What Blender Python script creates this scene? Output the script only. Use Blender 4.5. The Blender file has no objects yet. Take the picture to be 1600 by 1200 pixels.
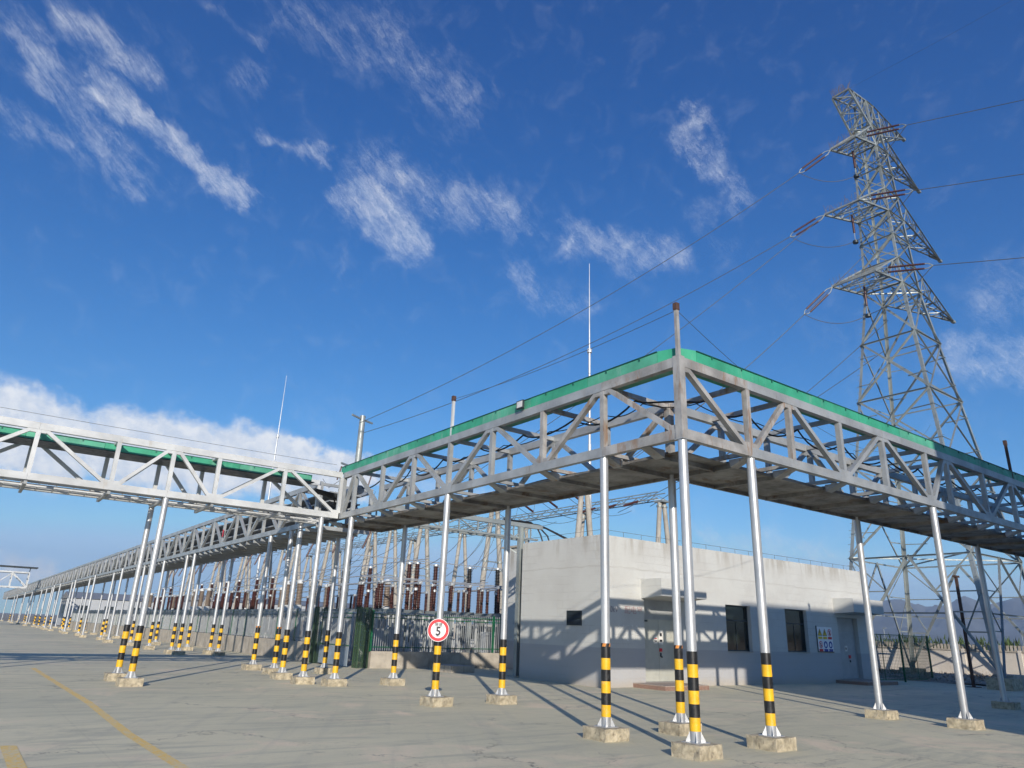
import bpy, math, random
from mathutils import Vector, Matrix
random.seed(7)
R = math.radians
scene = bpy.context.scene
COL = scene.collection

# ------------------------------------------------------------------ camera
CAMLOC = Vector((-9.973, -8.278, 1.785))
RX = Vector((0.79867514, -0.60076431, 0.03464477))
UY = Vector((-0.22369573, -0.24295599, 0.94389226))
FW = Vector((0.55863963, 0.76161318, 0.32843132))
cam_data = bpy.data.cameras.new('camera')
cam = bpy.data.objects.new('camera', cam_data)
COL.objects.link(cam)
m = Matrix.Identity(4)
for i in range(3):
    m[i][0] = RX[i]; m[i][1] = UY[i]; m[i][2] = -FW[i]; m[i][3] = CAMLOC[i]
cam.matrix_world = m
cam_data.sensor_width = 36.0
cam_data.lens = 1110.6 / 1600 * 36.0
cam_data.clip_end = 60000
cam_data.clip_start = 0.1
scene.camera = cam

# ------------------------------------------------------------------ light
SUN_AZ = R(239.0)      # direction towards the sun, from +x
SUN_EL = R(18.6)
sl = bpy.data.lights.new('sun', 'SUN')
sl.energy = 5.0; sl.angle = R(0.53); sl.color = (1.0, 0.915, 0.80)
so = bpy.data.objects.new('sun', sl); COL.objects.link(so)
sd = Vector((math.cos(SUN_AZ) * math.cos(SUN_EL), math.sin(SUN_AZ) * math.cos(SUN_EL), math.sin(SUN_EL)))
so.rotation_euler = sd.to_track_quat('Z', 'Y').to_euler()
so.location = (-60, -100, 60)

scene.view_settings.view_transform = 'Standard'
scene.view_settings.look = 'None'
scene.view_settings.exposure = 0.0
scene.view_settings.gamma = 1.0
scene.view_settings.use_curve_mapping = False
cy = scene.cycles
cy.use_adaptive_sampling = True; cy.adaptive_threshold = 0.02; cy.adaptive_min_samples = 16
cy.use_denoising = True
cy.max_bounces = 5; cy.diffuse_bounces = 3; cy.glossy_bounces = 3; cy.transmission_bounces = 4; cy.volume_bounces = 0; cy.transparent_max_bounces = 6
cy.sample_clamp_indirect = 6.0
cy.time_limit = 1100

world = bpy.data.worlds.new('World'); scene.world = world; world.use_nodes = True
world.cycles.sampling_method = 'MANUAL'; world.cycles.sample_map_resolution = 512


class NT:
    """small node builder"""
    def __init__(s, nt):
        s.nt = nt; s.nt.nodes.clear()
    def n(s, t, ins=None, **kw):
        nd = s.nt.nodes.new(t)
        for k, v in kw.items(): setattr(nd, k, v)
        for k, v in (ins or {}).items(): s.set(nd.inputs[k], v)
        return nd
    def set(s, inp, v):
        if isinstance(v, bpy.types.NodeSocket): s.nt.links.new(v, inp)
        elif isinstance(v, bpy.types.Node): s.nt.links.new(v.outputs[0], inp)
        else: inp.default_value = v
    def m(s, op, a, b=None, c=None, clamp=False):
        nd = s.nt.nodes.new('ShaderNodeMath'); nd.operation = op; nd.use_clamp = clamp
        for i, v in enumerate((a, b, c)):
            if v is not None: s.set(nd.inputs[i], v)
        return nd.outputs[0]
    def vm(s, op, a, b=None, c=None):
        nd = s.nt.nodes.new('ShaderNodeVectorMath'); nd.operation = op
        for i, v in enumerate((a, b, c)):
            if v is not None: s.set(nd.inputs[i], v)
        return nd
    def mix(s, f, a, b, bt='MIX'):
        nd = s.nt.nodes.new('ShaderNodeMix'); nd.data_type = 'RGBA'; nd.blend_type = bt
        s.set(nd.inputs[0], f); s.set(nd.inputs[6], a); s.set(nd.inputs[7], b)
        return nd.outputs[2]
    def mr(s, v, a, b, c=0., d=1., smooth=True):
        nd = s.nt.nodes.new('ShaderNodeMapRange'); nd.interpolation_type = 'SMOOTHSTEP' if smooth else 'LINEAR'
        for k, x in zip((0, 1, 2, 3, 4), (v, a, b, c, d)): s.set(nd.inputs[k], x)
        return nd.outputs[0]
    def noise(s, vec, scale, detail=4., rough=.55, dist=0., dim='3D'):
        nd = s.nt.nodes.new('ShaderNodeTexNoise'); nd.noise_dimensions = dim
        if vec is not None: s.set(nd.inputs['Vector'], vec)
        nd.inputs['Scale'].default_value = scale; nd.inputs['Detail'].default_value = detail
        nd.inputs['Roughness'].default_value = rough; nd.inputs['Distortion'].default_value = dist
        return nd
    def mapv(s, vec, sc=(1, 1, 1), rot=(0, 0, 0), loc=(0, 0, 0)):
        nd = s.nt.nodes.new('ShaderNodeMapping')
        s.set(nd.inputs[0], vec); nd.inputs[1].default_value = loc; nd.inputs[2].default_value = rot; nd.inputs[3].default_value = sc
        return nd.outputs[0]


# clouds: capsules on the celestial sphere (azimuth, elevation, degrees; half width; strength)
CL = [(94.94, 35.52, 86.57, 30.16, 1.81, 0.55),(93.03, 38.21, 87.68, 36.79, 1.55, 0.6),(90.2, 35.0, 77.64, 30.66, 1.3, 0.8),(95.36, 31.19, 90.55, 30.13, 1.55, 0.4),(89.18, 31.49, 85.94, 29.46, 1.14, 0.3),(77.01, 43.78, 67.7, 43.08, 2.58, 0.4),(67.85, 43.9, 59.48, 40.51, 2.58, 0.45),(82.42, 41.69, 79.32, 41.53, 0.62, 0.3),(80.3, 38.91, 77.07, 39.31, 1.03, 0.35),(77.3, 35.37, 72.26, 35.16, 0.72, 0.5),(68.48, 32.97, 63.53, 30.21, 2.3, 0.78),(66.41, 34.7, 54.31, 32.34, 2.17, 0.55),(37.79, 39.22, 34.09, 32.83, 1.44, 0.55),(49.53, 30.94, 40.42, 28.65, 1.75, 0.55),(54.1, 27.87, 48.33, 25.42, 1.55, 0.4),(37.96, 32.8, 35.52, 28.72, 1.14, 0.3),(69.36, 27.49, 68.06, 25.93, 0.83, 0.3),(20.32, 19.09, 14.04, 18.59, 1.9, 0.6),(16.62, 22.33, 13.28, 22.39, 2.84, 0.4),(38.39, 7.27, 27.04, 5.61, 1.34, 0.6),(43.19, 9.18, 33.77, 7.02, 1.03, 0.35),(70.79, 15.31, 66.41, 16.78, 1.44, 0.25),(30.64, 25.74, 26.58, 19.99, 2.58, 0.2),(88.39, 39.89, 84.39, 38.34, 1.29, 0.2),(35.82, 44.53, 34.36, 41.39, 1.29, 0.12),(76.07, 30.63, 74.66, 30.21, 0.52, 0.25),
      (112, 30, 104, 26, 2.5, .5), (125, 38, 114, 33, 2.0, .5), (8, 25, 0, 20, 2.5, .5), (-5, 35, -12, 30, 2.0, .5)]
CU = [(91.6, 11.75, 87.12, 11.08, 2.68, 1.0),(82.83, 11.31, 72.66, 11.41, 2.48, 1.0),(71.79, 11.99, 65.78, 11.05, 1.65, 0.95),(88.76, 2.54, 85.99, 2.54, 1.29, 0.5),(63.78, 11.2, 55.46, 9.9, 1.03, 0.3),
      (112, 9, 98, 11, 2.6, 1.0), (140, 8, 120, 9, 2.4, .8)]
SKY_STRENGTH = 0.10


def build_world():
    t = NT(world.node_tree)
    out = t.n('ShaderNodeOutputWorld')
    sky = t.n('ShaderNodeTexSky', sky_type='NISHITA', sun_disc=False)
    sky.sun_elevation = SUN_EL; sky.sun_rotation = math.pi / 2 - SUN_AZ
    sky.altitude = 1200; sky.air_density = 1.0; sky.dust_density = 0.6; sky.ozone_density = 2.5
    tc = t.n('ShaderNodeTexCoord'); d = tc.outputs['Generated']
    dn = t.vm('NORMALIZE', d).outputs[0]
    sp = t.n('ShaderNodeSeparateXYZ', {0: dn})
    az = t.m('DEGREES', t.m('ARCTAN2', sp.outputs[1], sp.outputs[0])) if False else t.m('MULTIPLY', t.m('ARCTAN2', sp.outputs[1], sp.outputs[0]), 57.29578)
    el = t.m('MULTIPLY', t.m('ARCSINE', sp.outputs[2]), 57.29578)
    ce = t.m('COSINE', t.m('ARCSINE', sp.outputs[2]))
    q = t.n('ShaderNodeCombineXYZ', {0: t.m('MULTIPLY', t.m('SUBTRACT', az, 53.), ce), 1: el, 2: 0.}).outputs[0]
    # warp
    w1 = t.noise(q, 0.22, 3., .6)
    wv = t.vm('MULTIPLY', t.vm('SUBTRACT', w1.outputs['Color'], (.5, .5, .5)).outputs[0], (7., 5., 0.)).outputs[0]
    qw = t.vm('ADD', q, wv).outputs[0]
    w2 = t.noise(q, 1.1, 5., .65)
    wv2 = t.vm('MULTIPLY', t.vm('SUBTRACT', w2.outputs['Color'], (.5, .5, .5)).outputs[0], (2.0, 1.6, 0.)).outputs[0]
    qw = t.vm('ADD', qw, wv2).outputs[0]

    def capsule(a, src):
        az1, e1, az2, e2, w, s = a
        A = Vector(((az1 - 53) * math.cos(R(e1)), e1, 0)); B = Vector(((az2 - 53) * math.cos(R(e2)), e2, 0))
        ba = B - A
        pa = t.vm('SUBTRACT', src, tuple(A)).outputs[0]
        dot = t.nt.nodes.new('ShaderNodeVectorMath'); dot.operation = 'DOT_PRODUCT'
        t.set(dot.inputs[0], pa); dot.inputs[1].default_value = tuple(ba)
        h = t.m('DIVIDE', dot.outputs['Value'], ba.length_squared, clamp=True)
        sc = t.vm('SCALE', tuple(ba)); t.set(sc.inputs['Scale'], h)
        dd = t.vm('SUBTRACT', pa, sc.outputs[0]).outputs[0]
        ln = t.vm('LENGTH', dd).outputs['Value']
        return t.mr(ln, 0.0, w * 1.75, s, 0.0)

    tot = None
    for a in CL:
        c = capsule(a, qw)
        tot = c if tot is None else t.m('MAXIMUM', tot, c)
    # wispy fibres running down to the right, eaten into by turbulence
    w3 = t.noise(q, 3.2, 5., .6)
    wv3 = t.vm('MULTIPLY', t.vm('SUBTRACT', w3.outputs['Color'], (.5, .5, .5)).outputs[0], (.55, .55, 0.)).outputs[0]
    st = t.vm('ADD', t.mapv(t.mapv(q, (1, 1, 1), (0, 0, R(-48))), (.5, 1.5, 1)), t.vm('ADD', t.vm('MULTIPLY', wv2, (.45, .45, 0)).outputs[0], wv3).outputs[0]).outputs[0]
    fn = t.noise(st, .8, 9., .66, .5).outputs[0]
    fine = t.noise(st, 4.5, 7., .7, .2).outputs[0]
    fn2 = t.noise(q, 0.45, 7., .62, .5).outputs[0]
    tex = t.m('ADD', t.m('MULTIPLY', fn, .62), t.m('ADD', t.m('MULTIPLY', fn2, .38), t.m('MULTIPLY', t.m('SUBTRACT', fine, .5), .42)))
    body = t.m('SUBTRACT', t.m('MULTIPLY', tot, .95), t.m('MULTIPLY', t.m('SUBTRACT', .60, tex), 2.3))
    cir = t.m('MULTIPLY', t.mr(body, -.25, 1.6), t.m('MULTIPLY', t.mr(tot, .0, .6), .88), clamp=True)
    # thin veil over everything
    veil = t.m('MULTIPLY', t.mr(fn2, .5, .75), .05)
    # cumulus bank low on the left
    cw = t.noise(q, .55, 6., .6)
    cwv = t.vm('MULTIPLY', t.vm('SUBTRACT', cw.outputs['Color'], (.5, .5, .5)).outputs[0], (4.0, 3.2, 0.)).outputs[0]
    qc = t.vm('ADD', q, cwv).outputs[0]
    cb = None
    for a in CU:
        c = capsule(a, qc)
        cb = c if cb is None else t.m('MAXIMUM', cb, c)
    cum = t.mr(cb, .12, .62)
    # soft base of the bank
    dens = t.m('MAXIMUM', t.m('MULTIPLY', cum, .93), t.m('ADD', cir, veil))
    dens = t.m('MINIMUM', dens, .96)
    # sky colour grade: deeper blue with height
    sx = t.n('ShaderNodeSeparateColor', {0: sky.outputs[0]})
    ch = []
    for k, (gain, piv, gm) in enumerate(((2.75, 3.05 / .86, 1.85), (5.39, 4.85, 1.25), (8.1, 7.08 / 1.22, .92))):
        v = t.m('MULTIPLY', t.m('POWER', t.m('DIVIDE', sx.outputs[k], piv), gm), gain)
        v = t.m('MINIMUM', v, t.m('MULTIPLY', sx.outputs[k], 1.7 if k == 2 else 1.3))
        ch.append(t.m('MINIMUM', v, (4.6, 7.4, 10.6)[k]))
    skc = t.n('ShaderNodeCombineColor', {0: ch[0], 1: ch[1], 2: ch[2]}).outputs[0]
    cdet = t.noise(q, .8, 6., .6).outputs[0]
    ccol = t.mix(t.mr(cdet, .35, .65), (7.4, 8.1, 9.2, 1), (9.8, 10., 10.3, 1))
    col = t.mix(dens, skc, ccol)
    bg = t.n('ShaderNodeBackground', {0: col, 1: SKY_STRENGTH})
    t.nt.links.new(bg.outputs[0], out.inputs[0])


build_world()

# ------------------------------------------------------------------ materials
MATS = {}


def pmat(name, base, rough=.6, metal=0., var=.12, vscale=2., bump=.0, bscale=30., dirt=None, dirt_amt=.0, dscale=3., spec=.5, streak=False, noise_detail=5., rvar=.1):
    if name in MATS: return MATS[name]
    mt = bpy.data.materials.new(name); mt.use_nodes = True
    t = NT(mt.node_tree)
    out = t.n('ShaderNodeOutputMaterial'); b = t.n('ShaderNodeBsdfPrincipled')
    t.nt.links.new(b.outputs[0], out.inputs[0])
    tc = t.n('ShaderNodeNewGeometry').outputs['Position']
    n1 = t.noise(tc, vscale, noise_detail, .6)
    c = (*base, 1)
    dark = tuple(x * (1 - var * 1.6) for x in base) + (1,)
    light = tuple(min(1, x * (1 + var)) for x in base) + (1,)
    col = t.mix(t.mr(n1.outputs[0], .3, .7), dark, light)
    if dirt:
        v = t.mapv(tc, (1, 1, .18)) if streak else tc
        n2 = t.noise(v, dscale, 7., .68, .4)
        col = t.mix(t.m('MULTIPLY', t.mr(n2.outputs[0], .62 - .25 * dirt_amt, .72 - .12 * dirt_amt), min(1., .45 + dirt_amt)), col, (*dirt, 1))
    t.set(b.inputs['Base Color'], col)
    b.inputs['Metallic'].default_value = metal
    n3 = t.noise(tc, vscale * 5, 4., .6)
    t.set(b.inputs['Roughness'], t.mr(n3.outputs[0], .3, .7, max(.02, rough - rvar), min(1, rough + rvar)))
    b.inputs['Specular IOR Level'].default_value = spec
    if bump > 0:
        n4 = t.noise(tc, bscale, 5., .6)
        bp = t.n('ShaderNodeBump', {'Height': n4.outputs[0], 'Strength': bump, 'Distance': .02})
        t.nt.links.new(bp.outputs[0], b.inputs['Normal'])
    MATS[name] = mt
    return mt


M = dict(
    steel=pmat('painted_steel', (.35, .365, .37), .46, .25, .14, 1.3, .08, 60, (.20, .16, .12), .10, 4., streak=True),
    rusty=pmat('rust_stained_steel', (.37, .36, .345), .55, .2, .2, 2., .12, 50, (.27, .16, .09), .40, 4.2, streak=True),
    bright=pmat('bright_silver_painted_steel', (.55, .56, .555), .42, .1, .10, 1.5, .06, 60, (.40, .35, .28), .10, 3.5, streak=True),
    pipe=pmat('aluminium_painted_pipe', (.50, .51, .52), .40, .5, .09, 1.1, .03, 25, (.36, .34, .31), .16, 4., streak=True, rvar=.05),
    deck=pmat('weathered_tray_plate', (.23, .225, .215), .6, .3, .3, 1.4, .15, 20, (.12, .075, .045), .45, 2.2),
    green=pmat('green_cover_sheet', (.045, .32, .19), .5, 0, .16, 1.3, .12, 9, (.16, .36, .27), .22, 3., streak=True),
    green_faded=pmat('faded_green_cover_sheet', (.085, .36, .235), .55, 0, .16, 1.3, .12, 9, (.2, .38, .3), .3, 3., streak=True),
    green_edge=pmat('dark_green_edge_trim', (.01, .09, .07), .5, 0, .1),
    yellow=pmat('yellow_reflective_band', (.78, .44, .015), .4, 0, .10, 5., .0, 30, (.70, .42, .16), .3, 7.),
    black=pmat('black_reflective_band', (.012, .012, .013), .42, 0, .2, 6., .0, 30, (.05, .05, .05), .3, 8.),
    tape=pmat('orange_tape', (.65, .25, .05), .4, 0, .1),
    footing=pmat('rough_cast_concrete', (.44, .38, .27), .95, 0, .25, 7., .6, 45, (.18, .15, .11), .35, 12.),
    conc=pmat('concrete_plinth', (.40, .36, .30), .9, 0, .15, 2., .25, 30, (.22, .19, .15), .3, 2.5, streak=True),
    polec=pmat('spun_concrete_pole', (.37, .345, .30), .85, 0, .12, 2., .15, 30, (.3, .26, .21), .2, 3., streak=True),
    galv=pmat('galvanised_angle_steel', (.30, .33, .325), .5, .35, .14, .8, .0, 30, (.24, .22, .16), .12, 2.),
    brown=pmat('brown_glazed_porcelain', (.075, .024, .019), .35, 0, .2, 8.),
    tan=pmat('grey_tan_porcelain', (.25, .20, .16), .4, 0, .15, 8.),
    blackins=pmat('black_composite_insulator', (.02, .02, .022), .5, 0, .1),
    alu=pmat('aluminium_busbar', (.55, .57, .58), .4, .5, .08, 3.),
    white=pmat('pale_grey_painted_tank', (.55, .57, .57), .5, 0, .08, 3.),
    cable=pmat('black_rubber_cable', (.015, .015, .017), .5, 0, .1),
    wire=pmat('stranded_conductor', (.10, .105, .11), .5, .3, .1),
    fgreen=pmat('green_fence_paint', (.008, .10, .045), .4, 0, .12, 5.),
    fwhite=pmat('zinc_fence_picket', (.42, .44, .44), .5, .2, .1, 4.),
    mesh=pmat('dark_green_mesh', (.045, .09, .045), .6, 0, .2, 20.),
    gateblue=pmat('blue_grey_gate_sheet', (.24, .29, .34), .6, 0, .12, 2.),
    rustpost=pmat('rust_brown_post', (.075, .04, .03), .7, .1, .25, 5.),
    dark=pmat('dark_recess', (.03, .03, .032), .7),
    door=pmat('greenish_grey_door_paint', (.44, .44, .38), .5, 0, .06, 2., .04, 20, (.3, .28, .22), .1, 2., streak=True),
    doorg=pmat('grey_door_paint', (.36, .37, .37), .55, 0, .08, 2.),
    frame=pmat('dark_window_frame', (.03, .04, .045), .4, .2),
    blind=pmat('window_curtain', (.16, .2, .2), .8),
    granite=pmat('reddish_granite_step', (.27, .17, .13), .6, 0, .18, 30., .1, 60),
    steptop=pmat('step_top_paving', (.36, .29, .24), .8, 0, .12, 12., .1, 40),
    red=pmat('red_print', (.62, .02, .03), .45), signwhite=pmat('white_print', (.78, .78, .78), .5, 0, .03),
    ink=pmat('black_print', (.02, .02, .025), .5), blue=pmat('blue_print', (.02, .05, .28), .5), warn=pmat('yellow_print', (.72, .5, .02), .5),
    faded=pmat('faded_painted_letters', (.30, .27, .28), .8, 0, .3, 30.), letter_red=pmat('faded_red_letters', (.46, .33, .32), .8, 0, .3, 30.),
    lamp=pmat('lamp_glass', (.6, .6, .58), .2), paper=pmat('notice_paper', (.68, .66, .6), .7),
    kerb=pmat('precast_wall_panel', (.60, .55, .48), .9, 0, .1, .6, .2, 20, (.42, .35, .27), .25, 1.2, streak=True),
    leaf=pmat('hedge_leaves', (.05, .085, .025), .8, 0, .4, 3.), twig=pmat('dry_plant_stems', (.22, .16, .09), .9, 0, .3, 6.),
    trunk=pmat('tree_trunk', (.12, .085, .06), .9),
    mast=pmat('lightning_mast_paint', (.55, .57, .58), .4, .3, .05),
    hall=pmat('hall_cladding', (.42, .43, .44), .7, 0, .05, .3),
    gravelstone=pmat('gravel_stones', (.33, .28, .23), .95, 0, .3, 8.),
    farwhite=pmat('far_building_render', (.42, .44, .46), .8, 0, .06, .2), farroof=pmat('far_roof_sheet', (.22, .23, .24), .6, 0, .06, .2),
)


def glass_mat():
    mt = bpy.data.materials.new('window_glass'); mt.use_nodes = True
    t = NT(mt.node_tree); out = t.n('ShaderNodeOutputMaterial')
    g = t.n('ShaderNodeBsdfPrincipled', {'Base Color': (.012, .018, .018, 1), 'Roughness': .1})
    g.inputs['Specular IOR Level'].default_value = .35
    g.inputs['Transmission Weight'].default_value = .15
    t.nt.links.new(g.outputs[0], out.inputs[0]); return mt


M['glass'] = glass_mat()


def ground_mat():
    mt = bpy.data.materials.new('concrete_yard_slab'); mt.use_nodes = True
    t = NT(mt.node_tree); out = t.n('ShaderNodeOutputMaterial'); b = t.n('ShaderNodeBsdfPrincipled')
    t.nt.links.new(b.outputs[0], out.inputs[0])
    P = t.n('ShaderNodeNewGeometry').outputs['Position']
    big = t.noise(P, .12, 5., .6).outputs[0]
    med = t.noise(t.mapv(P, (.25, 1.1, 1), (0, 0, R(40))), .9, 8., .72, 1.6).outputs[0]
    fine = t.noise(P, 26., 5., .7).outputs[0]
    c = t.mix(t.mr(big, .32, .68), (.52, .49, .345, 1), (.66, .60, .41, 1))
    c = t.mix(t.m('MULTIPLY', t.mr(med, .46, .66), .62), c, (.37, .365, .285, 1))
    c = t.mix(t.m('MULTIPLY', t.mr(t.noise(P, .45, 7., .65, .8).outputs[0], .52, .7), .85), c, (.76, .62, .44, 1))
    c = t.mix(t.m('MULTIPLY', t.mr(fine, .4, .7), .16), c, (.25, .235, .21, 1))
    # hairline cracks
    wp = t.vm('ADD', P, t.vm('MULTIPLY', t.vm('SUBTRACT', t.noise(P, .9, 6., .7).outputs['Color'], (.5, .5, .5)).outputs[0], (2.2, 2.2, 0)).outputs[0]).outputs[0]
    vo = t.n('ShaderNodeTexVoronoi', {'Vector': wp, 'Scale': .42}, feature='DISTANCE_TO_EDGE')
    crack = t.mr(vo.outputs['Distance'], .0, .012, 1., 0.)
    gate = t.mr(t.noise(P, .35, 3., .5).outputs[0], .50, .60)
    c = t.mix(t.m('MULTIPLY', t.m('MULTIPLY', crack, gate), .8), c, (.13, .12, .11, 1))
    vo2 = t.n('ShaderNodeTexVoronoi', {'Vector': wp, 'Scale': 2.6}, feature='DISTANCE_TO_EDGE')
    gate2 = t.mr(t.noise(P, .5, 3., .5).outputs[0], .60, .66)
    c = t.mix(t.m('MULTIPLY', t.m('MULTIPLY', t.mr(vo2.outputs['Distance'], .0, .02, 1., 0.), gate2), .5), c, (.15, .14, .125, 1))
    # slab joints every 5 m
    sp = t.n('ShaderNodeSeparateXYZ', {0: P})
    jl = None
    for ax, per, off in ((0, 4.5, .6), (1, 5.0, 1.3)):
        fr = t.m('ABSOLUTE', t.m('SUBTRACT', t.m('FRACT', t.m('DIVIDE', t.m('ADD', sp.outputs[ax], 500 + off), per)), .5))
        j = t.mr(fr, .0, .0016, 1., 0.)
        jl = j if jl is None else t.m('MAXIMUM', jl, j)
    c = t.mix(t.m('MULTIPLY', jl, .35), c, (.2, .185, .16, 1))
    # tyre sweep marks and dust
    ty = t.noise(t.mapv(t.mapv(P, (1, 1, 1), (0, 0, R(-62))), (.12, 2.6, 1)), 1., 5., .6).outputs[0]
    c = t.mix(t.m('MULTIPLY', t.mr(ty, .52, .68), .22), c, (.34, .33, .28, 1))
    du = t.noise(P, 3.1, 6., .7).outputs[0]
    c = t.mix(t.m('MULTIPLY', t.mr(du, .5, .7), .3), c, (.62, .57, .43, 1))
    # old stains
    st = t.noise(P, 1.6, 4., .5).outputs[0]
    c = t.mix(t.m('MULTIPLY', t.mr(st, .68, .78), .45), c, (.2, .18, .15, 1))
    t.set(b.inputs['Base Color'], c)
    t.set(b.inputs['Roughness'], t.mr(med, .3, .7, .75, .92))
    bp = t.n('ShaderNodeBump', {'Height': t.m('ADD', t.m('MULTIPLY', fine, .5), t.m('MULTIPLY', crack, -1.)), 'Strength': .25, 'Distance': .01})
    t.nt.links.new(bp.outputs[0], b.inputs['Normal'])
    return mt


M['ground'] = ground_mat()


def paint_mat():
    mt = bpy.data.materials.new('worn_yellow_road_paint'); mt.use_nodes = True
    t = NT(mt.node_tree); out = t.n('ShaderNodeOutputMaterial'); b = t.n('ShaderNodeBsdfPrincipled')
    P = t.n('ShaderNodeNewGeometry').outputs['Position']
    n = t.noise(P, 14., 8., .75).outputs[0]; n2 = t.noise(P, 1.5, 4., .6).outputs[0]
    wear = t.m('ADD', t.mr(n, .35, .62), t.m('MULTIPLY', t.m('SUBTRACT', n2, .5), 1.4), clamp=True)
    c = t.mix(wear, (.80, .50, .07, 1), (.64, .54, .33, 1))
    t.set(b.inputs['Base Color'], c); b.inputs['Roughness'].default_value = .85
    t.nt.links.new(b.outputs[0], out.inputs[0]); return mt


M['paint'] = paint_mat()


def wall_mat():
    """rendered block wall: pale above 1.32 m, grey below; coursing telegraphs through"""
    mt = bpy.data.materials.new('painted_block_wall'); mt.use_nodes = True
    t = NT(mt.node_tree); out = t.n('ShaderNodeOutputMaterial'); b = t.n('ShaderNodeBsdfPrincipled')
    P = t.n('ShaderNodeNewGeometry').outputs['Position']; sp = t.n('ShaderNodeSeparateXYZ', {0: P})
    hx = t.m('ADD', sp.outputs[0], sp.outputs[1])
    bv = t.n('ShaderNodeCombineXYZ', {0: hx, 1: sp.outputs[2], 2: 0.}).outputs[0]
    bv = t.vm('ADD', bv, t.vm('MULTIPLY', t.vm('SUBTRACT', t.noise(P, 3., 3., .5).outputs['Color'], (.5, .5, .5)).outputs[0], (.03, .03, 0)).outputs[0]).outputs[0]
    br = t.n('ShaderNodeTexBrick', {'Vector': bv, 'Color1': (1, 1, 1, 1), 'Color2': (.93, .93, .93, 1), 'Mortar': (.0, .0, .0, 1), 'Scale': 1., 'Mortar Size': .012, 'Mortar Smooth': .6, 'Brick Width': .62, 'Row Height': .3})
    low = t.mr(sp.outputs[2], 1.335, 1.345)
    col = t.mix(low, (.41, .41, .415, 1), (.52, .525, .50, 1))
    n = t.noise(P, .7, 6., .6).outputs[0]
    col = t.mix(t.m('MULTIPLY', t.mr(n, .4, .66), .4), col, (.42, .41, .385, 1))
    nb = t.noise(P, .9, 2., .5).outputs[0]
    mort = t.m('MULTIPLY', t.m('SUBTRACT', 1., br.outputs['Fac']), 1.)
    gate = t.mr(nb, .42, .62)
    col = t.mix(t.m('MULTIPLY', t.m('MULTIPLY', br.outputs['Fac'], gate), .5), col, (.34, .33, .31, 1))
    # beam line and rain streaks
    sv = t.mapv(P, (2.2, 2.2, .22))
    s2 = t.noise(sv, 1.2, 6., .65).outputs[0]
    top = t.mr(sp.outputs[2], 4.4, 5.38)
    col = t.mix(t.m('MULTIPLY', t.m('MULTIPLY', t.mr(s2, .45, .62), top), .85), col, (.36, .34, .30, 1))
    cr = t.m('ABSOLUTE', t.m('SUBTRACT', t.m('ADD', sp.outputs[2], t.m('MULTIPLY', t.noise(P, 1.5, 4., .6).outputs[0], .22)), 4.35))
    col = t.mix(t.m('MULTIPLY', t.mr(cr, .0, .035, 1., 0.), .4), col, (.33, .31, .28, 1))
    base = t.mr(t.m('ADD', sp.outputs[2], t.m('MULTIPLY', t.noise(P, 4., 4., .6).outputs[0], .35)), .2, .55, 1., 0.)
    col = t.mix(t.m('MULTIPLY', base, .5), col, (.40, .34, .26, 1))
    t.set(b.inputs['Base Color'], col); b.inputs['Roughness'].default_value = .85
    bp = t.n('ShaderNodeBump', {'Height': t.m('ADD', t.m('MULTIPLY', br.outputs['Fac'], -.5), t.m('MULTIPLY', t.noise(P, 45., 4., .6).outputs[0], .5)), 'Strength': .35, 'Distance': .01})
    t.nt.links.new(bp.outputs[0], b.inputs['Normal']); t.nt.links.new(b.outputs[0], out.inputs[0])
    return mt


M['wall'] = wall_mat()
M['soil'] = pmat('dusty_gravel_soil', (.30, .25, .19), .95, 0, .25, 1.2, .6, 8, (.18, .14, .10), .4, 3.)
M['dirt'] = pmat('dry_plain_soil', (.27, .24, .19), .95, 0, .15, .05, .3, 2)
M['rock'] = pmat('bare_mountain_rock', (.12, .13, .13), .95, 0, .3, .0024, .0, 1, (.30, .31, .34), .2, .0012)


# ------------------------------------------------------------------ object helpers
def link(name, me, mat, parent=None, loc=(0, 0, 0)):
    o = bpy.data.objects.new(name, me)
    if mat is not None and not me.materials: me.materials.append(mat)
    COL.objects.link(o); o.location = loc
    if parent: o.parent = parent
    return o


def tag(o, label=None, cat=None, group=None, kind=None):
    if label: o['label'] = label
    if cat: o['category'] = cat
    if group: o['group'] = group
    if kind: o['kind'] = kind
    return o


def thing(name, label, cat, loc=(0, 0, 0), group=None):
    o = bpy.data.objects.new(name, None); COL.objects.link(o); o.location = loc
    o.empty_display_size = .3
    return tag(o, label, cat, group)


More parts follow.
